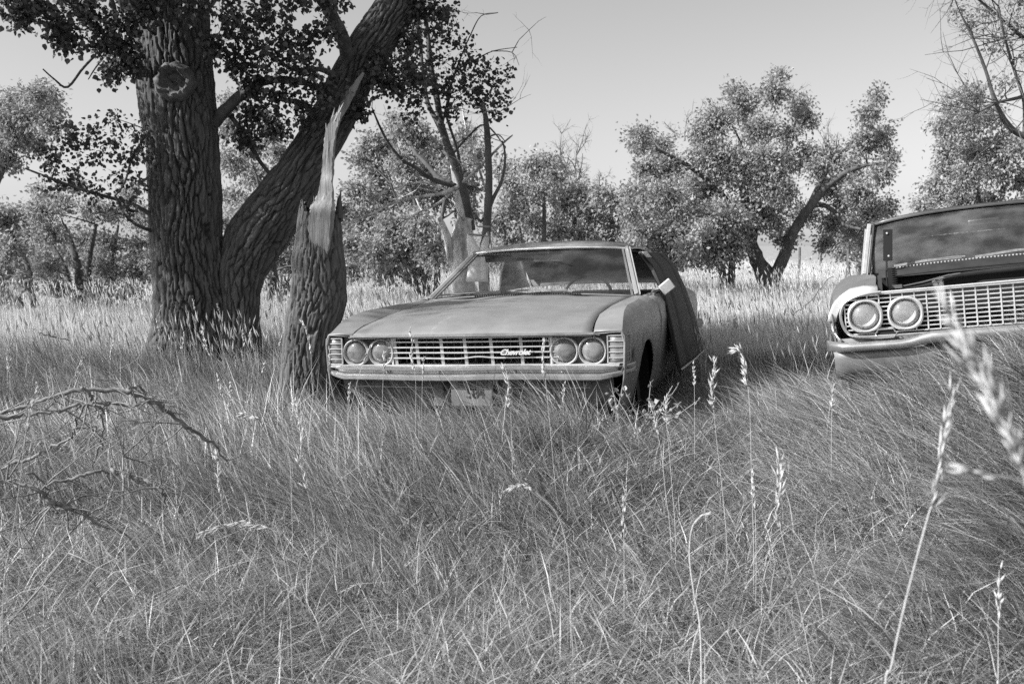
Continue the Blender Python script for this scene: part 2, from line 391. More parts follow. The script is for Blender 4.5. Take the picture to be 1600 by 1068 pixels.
def spindles(C, D, L, R, nside=4):
    """little spikelets: C centres of base, D unit direction, L length, R radius"""
    n = len(C); ref = np.tile([0.3, .2, .93], (n, 1)); u = np.cross(D, ref); u /= np.linalg.norm(u, axis=1)[:, None] + 1e-9; v = np.cross(D, u)
    cols = [C]
    for k in range(nside):
        a = 2 * math.pi * k / nside
        cols.append(C + D * (L * .42)[:, None] + (u * math.cos(a) + v * math.sin(a)) * R[:, None])
    cols.append(C + D * L[:, None])
    V = np.stack(cols, 1).reshape(-1, 3); b = (np.arange(n) * (nside + 2))[:, None]; T = []
    for k in range(nside):
        a, c = 1 + k, 1 + (k + 1) % nside
        T += [b + np.array([[0, c, a]]), b + np.array([[nside + 1, a, c]])]
    return V, np.concatenate(T)

def build_seeding():
    # far seeding stems that nobody could count
    x, y = scatter(11000, 8.5, 42, .8, .6, 2); k = keep(x, y); x, y = x[k], y[k]; n = len(x)
    g = G(x, y); h = rng.uniform(.5, .85, n) * np.where(y < 11, .9, 1.1)
    lx = rng.normal(-.1, .12, n); ly = rng.normal(0, .1, n)
    top = np.stack([x + lx, y + ly, g + h], -1)
    D = np.stack([lx * 1.5 + rng.normal(0, .15, n), ly, np.full(n, 1.)], -1); D /= np.linalg.norm(D, axis=1)[:, None]
    V, T = spindles(top - D * .06, D, rng.uniform(.08, .14, n), rng.uniform(.004, .008, n) * (1 + .02 * y))
    o = npmesh("seeding_grass_heads", V, [T], M['seed'], shade=np.repeat(rng.random(n), 6))
    tag(o, "pale seed heads standing above the dry field", "grass", kind="stuff")
    P = np.stack([x, y, g], -1); a = np.arctan2(ly, lx); ln = np.hypot(lx, ly) / h
    blades("seeding_grass_stems", P, h, rng.uniform(.003, .005, n) * (1 + .06 * y), a, ln, M['dry'], rng.random(n), "thin dry stems under the pale seed heads", seg=2)

# ------------------------------------------------------------------ trees
def bark_tube(path, radii, nseg=96, step=.03, depth=.03, seed=0, fine=7.0, jag=None, base_flare=0, vz=1.0, plate=.105):
    """trunk surface with deep braided furrows; returns V, quads, shade"""
    P = np.array(path, float); r = np.array(radii, float)
    s = np.concatenate([[0], np.cumsum(np.linalg.norm(np.diff(P, axis=0), axis=1))])
    n = max(8, int(s[-1] / step)); t = np.linspace(0, s[-1], n)
    from_ = lambda a: np.interp(t, s, a)
    C = np.stack([from_(P[:, i]) for i in range(3)], -1); R = from_(r)
    ker = np.ones(9) / 9
    for i in range(3): C[:, i] = np.convolve(np.pad(C[:, i], 4, mode='edge'), ker, 'valid')
    R = np.convolve(np.pad(R, 4, mode='edge'), ker, 'valid')
    T = np.gradient(C, axis=0); T /= np.linalg.norm(T, axis=1)[:, None]
    u = np.cross([0, 1., 0.05], T); u /= np.linalg.norm(u, axis=1)[:, None]; v = np.cross(T, u)
    a = np.linspace(0, 2 * math.pi, nseg, endpoint=False)
    A, S = np.meshgrid(a, t); Rr = R[:, None]
    cx, cy = np.cos(A) * Rr.mean() * fine, np.sin(A) * Rr.mean() * fine
    wx = vnoise(cx * .6, cy * .6, S * 3.0 * vz, seed + 1) - .5; wz = vnoise(cx * .5, cy * .5, S * 2.6 * vz, seed + 2) - .5
    nf = max(9, int(Rr.mean() * 2 * math.pi / plate)); kz = math.pi / (plate * 9) * vz
    w1 = (vnoise(cx * .8, cy * .8, S * 2.4 * vz, seed + 3) - .5) * 6.5 + (vnoise(cx * 3, cy * 3, S * 11 * vz, seed + 4) - .5) * 2.0
    w2 = (vnoise(cx * .8, cy * .8, S * 2.4 * vz, seed + 13) - .5) * 6.5 + (vnoise(cx * 3, cy * 3, S * 11 * vz, seed + 14) - .5) * 2.0
    d1 = np.abs(np.sin(nf * A / 2 + kz * S + w1)); d2 = np.abs(np.sin(nf * A / 2 - kz * S + w2))
    h1 = .5 + .5 * vnoise(cx * .7, cy * .7, S * 2 * vz, seed + 5); h2 = .35 + .65 * vnoise(cx * .7, cy * .7, S * 2 * vz, seed + 6)
    fur = 1 - np.maximum(h1 * (1 - np.clip(d1 / .42, 0, 1)) ** .7, h2 * (1 - np.clip(d2 / .34, 0, 1)) ** .7)
    d3 = np.abs(np.sin(nf * 1.25 * A + 1.4 * w1 + .4 * S)); crack = (1 - np.clip(d3 / .22, 0, 1)) * (vnoise(cx * 2, cy * 2, S * 3.5 * vz, seed + 21) > .5)
    step_ = np.floor(vnoise(cx * 3.2, cy * 3.2, S * 3.4 * vz, seed + 22) * 5) / 5
    fur = np.clip(fur - .30 * crack - .22 * (step_ - .4), -.1, 1.1)
    f3 = .5 * vnoise(cx * 9, cy * 9, S * 16 * vz, seed + 7) + .5 * np.abs(2 * vnoise(cx * 5, cy * 5, S * 5 * vz, seed + 8) - 1)
    lump = vnoise(cx * .35, cy * .35, S * .9, seed + 9) - .5
    rad = Rr * (1 + .16 * lump) + depth * (fur - .7) * 1.3 + depth * .5 * (f3 - .5)
    if base_flare: rad = rad * (1 + base_flare * np.exp(-S / .35) * (1 + .35 * np.sin(A * 5 + seed)))
    V = C[:, None, :] + u[:, None, :] * (np.cos(A) * rad)[..., None] + v[:, None, :] * (np.sin(A) * rad)[..., None]
    if jag is not None:
        top = t[-1]; cut = top - jag(A[0])[None, :]
        over = np.maximum(S - cut, 0); V = V - T[:, None, :] * over[..., None]
    i = np.arange(n - 1)[:, None] * nseg; k = np.arange(nseg)[None, :]
    Q = np.stack([i + k, i + (k + 1) % nseg, i + nseg + (k + 1) % nseg, i + nseg + k], -1).reshape(-1, 4)
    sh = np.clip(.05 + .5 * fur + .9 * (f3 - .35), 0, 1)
    return V.reshape(-1, 3), Q, sh.ravel()

def leaves(C, D, size, rng_, kind='far'):
    """C centres, D growth direction; returns V and face groups"""
    n = len(C); N = rng_.normal(size=(n, 3)); N[:, 2] += .6
    D = D / (np.linalg.norm(D, axis=1)[:, None] + 1e-9)
    S_ = np.cross(D, N); S_ /= np.linalg.norm(S_, axis=1)[:, None] + 1e-9; N = np.cross(S_, D)
    sz = size[:, None]
    if kind == 'far':
        cols = [C, C + (D * .5 - S_ * .30 + N * .10) * sz, C + D * sz, C + (D * .5 + S_ * .30 + N * .10) * sz]
        b = (np.arange(n) * 4)[:, None]
        return np.stack(cols, 1).reshape(-1, 3), [np.concatenate([b + np.array([[0, 1, 2]]), b + np.array([[0, 2, 3]])])], 4
    cols = [C, C + (D * .22 - S_ * .40 + N * .12) * sz, C + (D * .55 - S_ * .42 + N * .10) * sz, C + (D * 1.0 - N * .1) * sz,
            C + (D * .55 + S_ * .42 + N * .10) * sz, C + (D * .22 + S_ * .40 + N * .12) * sz, C + D * .5 * sz]
    b = (np.arange(n) * 7)[:, None]
    T = [b + np.array([[6, i, (i + 1) % 6]]) for i in range(6)]
    return np.stack(cols, 1).reshape(-1, 3), [np.concatenate(T)], 7

def nearest_on(limbs, c):
    best = None
    for P, R in limbs:
        P = np.asarray(P); 
        for i in range(len(P) - 1):
            for t in (0, .33, .66, 1):
                q = P[i] * (1 - t) + P[i + 1] * t; d = np.linalg.norm(q - c) + max(0, q[2] - c[2]) * .8
                if best is None or d < best[0]: best = (d, q, R[i] * (1 - t) + R[i + 1] * t)
    return best[1], best[2]

def foliage(mb, limbs, clumps, nspray, nleaf, lsize, seed, kind='far', droop=.35, twig_r=.004, flat=.8, lf_spread=1.0, conn=True, bside=5):
    r_ = np.random.default_rng(seed); LC = []; LD = []; LS = []
    ll = [(np.asarray(P), list(R)) for P, R in limbs]
    for c, rad, dens in clumps:
        c = np.asarray(c, float)
        if conn:
            q, qr = nearest_on(ll, c); d = c - q; L = np.linalg.norm(d)
            if L > .15:
                mid = q + d * .5 + r_.normal(0, .09 * L, 3) + np.array([0, 0, .06 * L])
                path = [q, q + (mid - q) * .5 + r_.normal(0, .03 * L, 3), mid, c]
                r0 = min(qr * .6, .012 + .012 * L + twig_r); rr = [r0, r0 * .75, r0 * .5, max(twig_r, r0 * .25)]
                mb.tube(path, rr, bside, cap=False); ll.append((np.array(path), rr))
        ns = max(3, int(nspray * dens))
        e = r_.normal(size=(ns, 3)); e /= np.linalg.norm(e, axis=1)[:, None]; e *= (r_.uniform(.2, 1, ns) ** .7 * np.where(r_.random(ns) < .14, 1.45, .95))[:, None] * rad; e[:, 2] *= flat
        E = c + e; O = c + e * r_.uniform(.0, .4, ns)[:, None]
        for a, b in zip(O, E):
            m_ = (a + b) / 2 + r_.normal(0, .08 * rad, 3)
            mb.tube([a, m_, b], [twig_r, twig_r * .8, twig_r * .4], 3, cap=False)
        t = r_.uniform(.25, 1.12, (ns, nleaf)); pos = O[:, None] + (E - O)[:, None] * t[..., None] + r_.normal(0, lsize * 1.1 * lf_spread, (ns, nleaf, 3))
        dr = (E - O)[:, None] / (np.linalg.norm(E - O, axis=1)[:, None, None] + 1e-9) * .7 + r_.normal(0, .6, (ns, nleaf, 3)); dr[..., 2] -= droop
        LC.append(pos.reshape(-1, 3)); LD.append(dr.reshape(-1, 3)); LS.append(np.repeat(r_.uniform(.0, 1, ns), nleaf))
    LC = np.concatenate(LC); LD = np.concatenate(LD); LS = np.concatenate(LS); n = len(LC)
    V, gr, k = leaves(LC, LD, lsize * r_.uniform(.6, 1.25, n), r_, kind)
    sh = np.clip(LS * .5 + r_.uniform(0, .5, n), 0, 1)
    return V, gr, np.repeat(sh, k)

def bare_twigs(mb, start, dirv, L, r, depth, r_, n=3):
    """a leafless branching shoot"""
    d = np.array(dirv, float); d /= np.linalg.norm(d); P = [np.array(start, float)]
    for i in range(4):
        d = d + r_.normal(0, .16, 3); d /= np.linalg.norm(d); P.append(P[-1] + d * L / 4)
    mb.tube(P, [r, r * .8, r * .62, r * .45, r * .25], 4 if r < .015 else 6, cap=False)
    if depth > 0:
        for i in range(n):
            k = r_.integers(1, 4); dd = d * .7 + r_.normal(0, .55, 3); dd[2] += .15
            bare_twigs(mb, P[k], dd, L * r_.uniform(.4, .7), r * .5, depth - 1, r_, n)

def simple_tree(name, label, group, limbs, clumps, lsize, nspray, nleaf, seed, leafm=None, barkm=None, cat="tree", feet=None, **kw):
    """limbs: (points, radii) with the first one standing on the ground"""
    P0 = np.asarray(limbs[0][0][0]); root = empty(name, (P0[0], P0[1], float(G(P0[0], P0[1]))), label=label, cat=cat, group=group)
    mb = MB()
    for P, R in limbs: mb.tube(smooth_path(P), resample(P, R), 9, cap=False, wob=.10)
    V, gr, sh = foliage(mb, limbs, clumps, nspray, nleaf, lsize, seed, **kw)
    mb.v = [(a - root.location.x, b - root.location.y, c - root.location.z) for a, b, c in mb.v]
    mb.build("trunk", barkm or M['barkfar'], root, sharp=None)
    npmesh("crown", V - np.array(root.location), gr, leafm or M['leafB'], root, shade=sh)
    return root

def smooth_path(P, k=4):
    P = np.asarray(P, float); n = (len(P) - 1) * k + 1; t = np.linspace(0, len(P) - 1, n); out = []
    for x in t:
        i = min(int(x), len(P) - 2); f = x - i
        p0, p1, p2, p3 = P[max(i - 1, 0)], P[i], P[i + 1], P[min(i + 2, len(P) - 1)]
        out.append(.5 * ((2 * p1) + (-p0 + p2) * f + (2 * p0 - 5 * p1 + 4 * p2 - p3) * f * f + (-p0 + 3 * p1 - 3 * p2 + p3) * f ** 3))
    return np.array(out)
def resample(P, R, k=4):
    return np.interp(np.linspace(0, len(P) - 1, (len(P) - 1) * k + 1), np.arange(len(P)), R)

def limb(pix, d, dd=0, rad=None):
    """pixel polyline (x, y, half width in px) at distance d, drifting dd in depth"""
    n = len(pix); P = []; R = []
    for i, (x, y, hw) in enumerate(pix):
        q = d + dd * i / max(1, n - 1); P.append(W(x, y, q)); R.append(hw * q / F)
    return np.array(P), R

# ------------------------------------------------------------------ the near cottonwood with its leaning second stem
def rel(P, root): return np.asarray(P) - np.array(root.location)
def hero_tree():
    d = 11.0; base = W(300, 520, d); bx, by = base[0], base[1]; gz = float(G(bx, by))
    root = empty("cottonwood_tree", (bx, by, gz), label="huge old cottonwood with deeply furrowed dark bark and a second stem leaning right", cat="tree")
    TREE_FEET.append((bx, by, .42)); 
    main, mr = limb([(306, 560, 66), (305, 500, 57), (298, 440, 52), (292, 370, 51), (291, 300, 52), (288, 230, 51), (281, 180, 54), (276, 130, 56), (272, 70, 54), (268, 0, 53), (262, -120, 50), (250, -260, 40), (232, -420, 24)], d)
    V, Q, sh = bark_tube(main, mr, 250, .013, .050, 3, 9.0, base_flare=.12, plate=.066)
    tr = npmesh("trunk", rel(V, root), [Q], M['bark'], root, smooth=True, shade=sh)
    lean, lr = limb([(375, 560, 34), (372, 500, 30), (372, 460, 31), (376, 420, 37), (396, 375, 44), (428, 330, 43), (460, 285, 37), (490, 235, 33), (520, 185, 31), (548, 125, 31), (580, 70, 31), (615, 20, 30), (655, -50, 28), (720, -170, 22), (790, -300, 13)], d - .1, .9)
    TREE_FEET.append((lean[0][0], lean[0][1], .25))
    V, Q, sh = bark_tube(lean, lr, 180, .013, .036, 11, 8.0, plate=.062)
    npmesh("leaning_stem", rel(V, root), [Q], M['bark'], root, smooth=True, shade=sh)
    st, sr = limb([(523, 200, 3), (529, 182, 6), (538, 164, 7), (549, 145, 6), (558, 130, 4.5), (568, 114, 2)], d - .30, .15)
    mb = MB().tube(smooth_path(st) - np.array(root.location), resample(st, sr), 8, wob=.12); mb.build("bare_strip", M['wood'], root, sharp=None)
    # healed branch collar with its sawn centre
    kc = W(272, 128, d - mr[7] * 1.0); mb = MB()
    prof = [(.205, .09), (.215, .02), (.19, -.05), (.155, -.065), (.125, -.04), (.10, .0), (.085, .0), (.06, -.02), (.035, .01), (0.001, .03)]
    mb.lathe(rel(kc, root), [(a * .98, b) for a, b in prof], 40)
    r_ = random.Random(3)
    mb.v = [(x + .012 * math.sin(z * 45 + x * 30) + .012 * math.sin(x * 70), y + .02 * math.sin(x * 50 + z * 33) + .01 * math.sin(z * 90), z + .012 * math.sin(x * 48)) for x, y, z in mb.v]
    mb.build("knot", mat("knot_bark", .05, .95, v2=.17, scale=14, bump=.9, bscale=35), root, sharp=None)
    # limbs
    L = []
    def lb(pix, dq, dd=0): P, R = limb(pix, dq, dd); L.append((P, R)); return P, R
    lb([(335, 192, 10), (352, 172, 9), (377, 149, 8), (402, 132, 7), (430, 124, 6), (470, 128, 5), (500, 138, 4)], d, -.3)
    lb([(545, 100, 13), (540, 74, 11), (524, 33, 10), (503, 0, 9), (470, -60, 7), (430, -130, 4)], d + .4, -.6)
    lb([(228, 130, 6), (205, 108, 5), (185, 86, 5), (177, 55, 4), (178, 10, 4), (150, -50, 3)], d, -1.0)
    lb([(350, 180, 5), (362, 183, 4), (390, 225, 4), (408, 255, 3), (430, 280, 3)], d, .3)
    lb([(300, 20, 20), (345, -40, 15), (400, -110, 12), (480, -200, 8)], d, -1.5)
    lb([(240, -30, 22), (180, -90, 16), (100, -150, 12), (10, -200, 8), (-80, -240, 5)], d, -1.6)
    lb([(260, -200, 18), (330, -300, 12), (420, -420, 7)], d, 1.5)
    lb([(640, -20, 14), (600, -100, 10), (560, -220, 6)], d + .8, -1)
    lb([(690, -110, 12), (780, -130, 8), (860, -190, 4)], d + .8, -1)
    lb([(528, 120, 6), (500, 108, 4), (470, 112, 3), (440, 100, 2)], d + .3, -.6)
    lb([(500, 190, 5), (480, 165, 4), (450, 156, 3), (420, 158, 2)], d + .3, -.4)
    lb([(470, 245, 4), (430, 262, 3), (400, 300, 2), (385, 330, 1.5)], d + .1, .4)
    mb = MB()
    for P, R in L: mb.tube(smooth_path(P), resample(P, R), 9, cap=False, wob=.12)
    r_ = np.random.default_rng(5); cl = []
    def C(px, py, rp, dq=d, dens=1.0): cl.append((W(px, py, dq), rp * dq / F, dens))
    # fringe along the top left
    for a in [(10, -5, 34, 9.2), (30, 22, 22, 9.2), (60, 5, 36, 9.4), (95, 40, 26, 9.6), (120, 10, 34, 9.8), (105, 62, 18, 9.6), (150, 30, 34, 9.9), (160, 65, 18, 9.9), (195, 40, 34, 10.1), (190, 75, 22, 10.2),
              (225, 20, 34, 10.2), (240, -20, 44, 10), (205, 100, 12, 10.2), (175, 110, 9, 10.3), (300, 8, 46, 10), (355, 25, 40, 10.2), (330, 75, 22, 10.4)]: C(*a)
    for a in [(370, 60, 40, 10.4), (410, 20, 46, 10.4), (420, 90, 40, 10.5), (460, 60, 44, 10.6), (470, 110, 36, 10.6), (510, 50, 34, 10.6), (505, 140, 26, 10.6), (440, 150, 34, 10.7), (395, 130, 26, 10.8),
              (480, 180, 26, 10.8), (430, 200, 24, 11), (395, 175, 22, 11), (460, -10, 50, 10.6), (520, -10, 40, 10.8), (370, 100, 26, 10.6), (385, 215, 18, 11)]: C(*a)
    for a in [(585, 120, 24, 11.2), (600, 90, 26, 11.3), (620, 130, 26, 11.3), (650, 115, 30, 11.4), (560, 170, 10, 11.2), (640, 60, 22, 11.5), (680, 20, 26, 11.6), (650, 10, 24, 11.5)]: C(*a)
    # unseen upper crown
    for i in range(28):
        C(r_.uniform(-160, 800), r_.uniform(-420, -60), r_.uniform(45, 80), r_.uniform(9.2, 13), .8)
    gp = np.array([main[8], [-4.6, 10.2, 4.9], [-6.0, 8.8, 5.6], [-7.4, 7.2, 5.9], [-8.6, 5.8, 5.8]]); gr_ = [.2, .16, .12, .09, .05]; L.append((gp, gr_)); mb.tube(smooth_path(gp), resample(gp, gr_), 10, cap=False, wob=.1)  # out-of-view limb, added to carry the shading leaves at left
    for i in range(46): cl.append((np.array([r_.uniform(-11, -6.3), r_.uniform(4.4, 10.0), r_.uniform(4.6, 7.2)]), r_.uniform(.6, .95), 1.7))  # unseen leaf clumps added to shade the trunk, stump and left grass
    for i in range(76): cl.append((np.array([r_.uniform(-6.1, -3.9), r_.uniform(6.3, 10.4), r_.uniform(6.1, 7.1)]), r_.uniform(.6, .85), 2.2))  # more unseen clumps, placed up-sun to shade the grass between the cars
    limbs = [(main, mr), (lean, lr)] + L
    V, gr, sh = foliage(mb, limbs, cl, 20, 11, .056, 21, kind='near', droop=.55, twig_r=.004, flat=.85)
    mb.v = [tuple(np.array(p) - np.array(root.location)) for p in mb.v]
    mb.build("branches", M['twigdark'], root, sharp=None)
    npmesh("crown", V - np.array(root.location), gr, M['leafA'], root, shade=sh)
    # low drooping spray left of the trunk
    mb = MB(); L2 = []
    for pix in ([(238, 336, 4), (205, 318, 3.5), (177, 310, 3), (140, 300, 3), (102, 287, 2.4), (70, 275, 2), (39, 263, 1.5)],
                [(236, 180, 2.5), (225, 215, 2), (207, 245, 2), (195, 285, 1.5), (180, 306, 1.2)],
                [(236, 360, 3.2), (215, 352, 2.5), (195, 335, 2), (180, 305, 1.5)],
                [(232, 180 - 60, 2), (169, 79, 2.4), (134, 102, 2), (106, 136, 2), (85, 124, 1.3), (67, 108, 1)],
                [(170, 79, 2), (150, 105, 1.2), (138, 124, .8)]):
        P, R = limb(pix, d - .2, -.5); L2.append((P, R)); mb.tube(smooth_path(P), resample(P, R), 6, cap=False)
    cl2 = [(W(px, py, d - .5), rp * 10.5 / F, .55) for px, py, rp in [(180, 185, 18), (150, 205, 16), (215, 205, 18), (135, 225, 18), (170, 225, 22), (205, 245, 24), (150, 250, 26), (185, 275, 24), (110, 205, 8), (112, 225, 8), (88, 245, 14), (80, 262, 12), (90, 290, 24), (120, 275, 22), (150, 300, 20), (215, 285, 20), (65, 230, 10), (200, 320, 16), (225, 240, 14)]]
    V, gr, sh = foliage(mb, L2, cl2, 15, 8, .050, 5, kind='near', droop=.5, twig_r=.003)
    mb.v = [tuple(np.array(p) - np.array(root.location)) for p in mb.v]
    mb.build("low_branch", M['twigdark'], root, sharp=None)["label"] = "low thin branch reaching left of the trunk"
    npmesh("low_leaves", V - np.array(root.location), gr, M['leafA'], root, shade=sh)

def stump():
    d = 7.2; b = W(492, 575, d); root = empty("broken_trunk", (b[0], b[1], float(G(b[0], b[1]))), label="snapped dead trunk with a tall bare splinter beside the pale car", cat="dead tree")
    TREE_FEET.append((b[0], b[1], .2))
    P, R = limb([(480, 640, 40), (480, 590, 37), (482, 540, 37), (488, 500, 40), (497, 468, 43), (498, 430, 41), (497, 406, 41), (498, 375, 36), (499, 345, 33), (501, 320, 31), (502, 296, 28)], d)
    def jag(a):   # how far the rim is broken away round the trunk
        return .17 - .15 * np.exp(-((np.angle(np.exp(1j * (a - .15)))) / .4) ** 2) - .07 * np.exp(-((np.angle(np.exp(1j * (a - 3.0)))) / .5) ** 2) + .03 * np.sin(a * 9) + .02 * np.sin(a * 17 + 1)
    V, Q, sh = bark_tube(P, R, 170, .009, .024, 31, 15.0, jag=jag, base_flare=.15, plate=.042, vz=1.2)
    npmesh("trunk", rel(V, root), [Q], mat_bark2, root, smooth=True, shade=sh)
    # bare heartwood and splinter
    S, SR = limb([(506, 412, 5), (505, 400, 9), (504, 380, 15), (503, 355, 19), (506, 330, 18), (509, 308, 13), (511, 285, 9.5), (512, 262, 8.5), (513, 240, 9), (515, 218, 9), (519, 200, 8.5), (525, 186, 7), (530, 176, 4)], d - .07, 0)
    S[:5, 1] -= .075; S[5:7, 1] -= .03
    SP = smooth_path(S, 5); RR = resample(S, SR, 5); r2 = random.Random(17); n = 16; prf = [r2.uniform(.68, 1.15) for _ in range(n)]; rows = []
    for i, (p, r) in enumerate(zip(SP, RR)):
        row = []
        for k in range(n):
            a_ = 2 * math.pi * k / n; q = r * prf[k] * (1 + .05 * math.sin(i * .35 + k * 2.1)); sq = (abs(math.cos(a_)) ** 4 + abs(math.sin(a_)) ** 4) ** -.25
            row.append((p[0] + q * sq * math.cos(a_) + r2.uniform(-.004, .004), p[1] + q * sq * .55 * math.sin(a_), p[2] + r2.uniform(-.006, .006)))
        rows.append(row)
    mb = MB().grid(rows, closed=True)
    for (x0, y0, x1, y1, w_) in [(516, 200, 523, 168, 4), (524, 190, 537, 160, 4.5), (528, 184, 531, 164, 3), (511, 215, 509, 192, 3)]:
        q0, q1 = W(x0, y0, d - .07), W(x1, y1, d - .06); mb.tube([q0, (q0 + q1) / 2 + np.array([.003, 0, 0]), q1], [w_ * d / F, w_ * .6 * d / F, .001], 5)
    mb.v = [tuple(np.array(p) - np.array(root.location)) for p in mb.v]
    mb.build("splinter", M['wood'], root, sharp=20)["label"] = "weathered splinter of bare wood pointing up"
    mb = MB(); r_ = random.Random(8)
    for px, py, h, wd in [(474, 338, 26, 5), (470, 345, 18, 4), (480, 335, 14, 4), (530, 325, 30, 5), (527, 330, 22, 4), (534, 330, 16, 3), (492, 322, 16, 4), (521, 318, 20, 3)]:
        a = W(px, py + 16, d - .05); c = W(px + r_.uniform(-3, 3), py - h, d - .04)
        mb.tube([a, (a + c) / 2 + np.array([r_.uniform(-.01, .01), 0, 0]), c], [wd * d / F, wd * .7 * d / F, .002], 6)
    mb.v = [tuple(np.array(p) - np.array(root.location)) for p in mb.v]
    mb.build("broken_rim", M['barkfar'], root)

mat_bark2 = attrmat("stump_bark", .04, .17, .95, .8, 45, (1, 1, .3))

def half_dead_tree():
    d = 12.6; b = W(722, 430, d); g = float(G(b[0], b[1]))
    root = empty("half_dead_tree", (b[0], b[1], g), label="half dead tree with bleached lower trunk and bare drooping limbs behind the pale car", cat="tree")
    TREE_FEET.append((b[0], b[1], .25)); O = np.array(root.location)
    pale = MB(); dark = MB(); L = []; r_ = np.random.default_rng(4)
    def put(mb, pix, dd=0, nseg=9, wob=.08, dq=d):
        P, R = limb(pix, dq, dd); L.append((P, R)); mb.tube(smooth_path(P) - O, resample(P, R), nseg, cap=True, wob=wob); return P
    put(pale, [(728, 500, 20), (724, 440, 18), (722, 405, 17), (722, 380, 18), (724, 360, 16), (728, 340, 11)], 0, 16)
    put(pale, [(712, 420, 9), (705, 400, 8), (700, 375, 7), (692, 352, 5), (686, 340, 3)], -.15, 10)
    put(pale, [(727, 365, 10), (722, 330, 8), (716, 300, 7), (711, 270, 6), (708, 250, 5), (706, 232, 3)], .1)
    put(dark, [(735, 360, 8), (731, 330, 7), (722, 290, 6), (708, 250, 6), (697, 220, 6), (688, 190, 5.5), (684, 160, 5), (677, 125, 4.5), (672, 95, 4), (668, 50, 3.4), (661, 5, 3), (655, -60, 2)], 0, 8)
    put(dark, [(697, 220, 4), (680, 185, 4), (668, 160, 3.5), (660, 110, 3.2), (656, 60, 3), (648, 10, 2.2), (645, -40, 1.5)], .3, 7)
    put(dark, [(711, 290, 4.4), (690, 285, 4), (668, 276, 3.4), (650, 262, 3), (629, 250, 2.6), (610, 228, 2.3), (597, 205, 2), (588, 185, 1.6), (581, 168, 1)], -.5, 7)
    put(dark, [(705, 288, 5), (685, 278, 4.2), (665, 255, 3.6), (650, 240, 3), (640, 222, 2.2)], .5, 7)
    put(pale, [(716, 292, 4), (690, 302, 3.2), (664, 306, 2.6), (630, 312, 2.2), (606, 321, 2), (585, 332, 1.6), (560, 342, 1.4), (533, 352, .8)], -.9, 6)
    put(pale, [(700, 297, 2), (660, 285, 1.6), (630, 290, 1.3), (600, 300, 1), (570, 308, .7)], -.8, 5)
    put(pale, [(718, 288, 3), (735, 275, 2.6), (754, 256, 2.2), (772, 238, 1.9), (788, 222, 1.6), (801, 211, 1)], -.4, 6)
    put(pale, [(705, 300, 2.4), (688, 315, 2), (668, 326, 1.7), (648, 335, 1.5), (632, 350, 1.4), (625, 370, 1.2), (618, 392, .8)], -.6, 5)
    put(pale, [(650, 310, 1.5), (660, 330, 1.3), (680, 345, 1), (672, 365, .8), (655, 372, .6)], -.6, 5)
    put(dark, [(722, 300, 3), (716, 240, 2.3), (700, 190, 2), (697, 170, 1.6), (704, 150, 1.2)], -.3, 5)
    put(pale, [(760, 300, 2.2), (748, 262, 1.9), (738, 230, 1.6), (728, 200, 1.4), (722, 165, 1.1), (716, 130, .8)], .3, 5)
    put(dark, [(700, 250, 2), (730, 215, 1.8), (758, 195, 1.5), (790, 230, 1)], -.2, 5)
    put(dark, [(690, 200, 2), (706, 130, 1.6), (718, 95, 1.3), (735, 55, 1), (752, 25, .7), (778, 20, .5)], -.4, 5)
    put(dark, [(684, 150, 2), (715, 110, 1.5), (740, 95, 1.2), (770, 80, .8), (808, 74, .5)], -.3, 5)
    put(dark, [(768, 80, .8), (800, 82, .6), (811, 102, .4)], -.3, 4)
    for i in range(34):
        P, R = L[r_.integers(3, len(L))]; k = r_.integers(1, len(P)); dv = r_.normal(0, .6, 3); dv[2] += .1
        bare_twigs(pale if i % 2 else dark, P[k] - O, dv, r_.uniform(.25, .8), .006, 2, r_, 2)
    cl = [(W(px, py, d - .3), rp * d / F, dn) for px, py, rp, dn in [(590, 95, 22, .6), (615, 70, 26, .7), (645, 85, 26, .8), (640, 120, 24, .9), (668, 130, 28, 1), (690, 100, 26, .9), (660, 160, 24, .8), (635, 150, 18, .6), (700, 140, 26, 1), (720, 110, 22, .8),
          (735, 140, 24, 1), (755, 160, 20, .9), (760, 110, 18, .7), (775, 130, 20, .8), (785, 155, 14, .6), (792, 115, 9, .5), (740, 90, 18, .6), (715, 165, 16, .6), (695, 175, 12, .5), (770, 180, 10, .5), (650, 40, 26, .8), (680, 60, 26, .8), (700, 25, 22, .7), (705, 55, 18, .6),
          (665, 5, 24, .7), (640, 180, 14, .5), (725, 70, 12, .4), (590, 140, 16, .5), (570, 115, 14, .5), (650, -40, 34, .7), (690, -50, 30, .6)]]
    V, gr, sh = foliage(dark_abs := MB(), L, cl, 13, 9, .052, 9, kind='near', droop=.4, twig_r=.003)
    dark_abs.v = [tuple(np.array(p) - O) for p in dark_abs.v]; dark.add(dark_abs.v, dark_abs.f)
    pale.build("bleached_limbs", M['barkpale'], root, sharp=None); dark.build("dark_limbs", M['barkfar'], root, sharp=None)
    npmesh("crown", V - O, gr, M['leafA'], root, shade=sh)
    # the slender dark dead trunk right of it
    d2 = 12.2; b = W(762, 430, d2); root = empty("slender_dead_trunk", (b[0], b[1], float(G(b[0], b[1]))), label="slender dark dead trunk standing above the left end of the pale car's roof", cat="dead tree"); O = np.array(root.location); mb = MB()
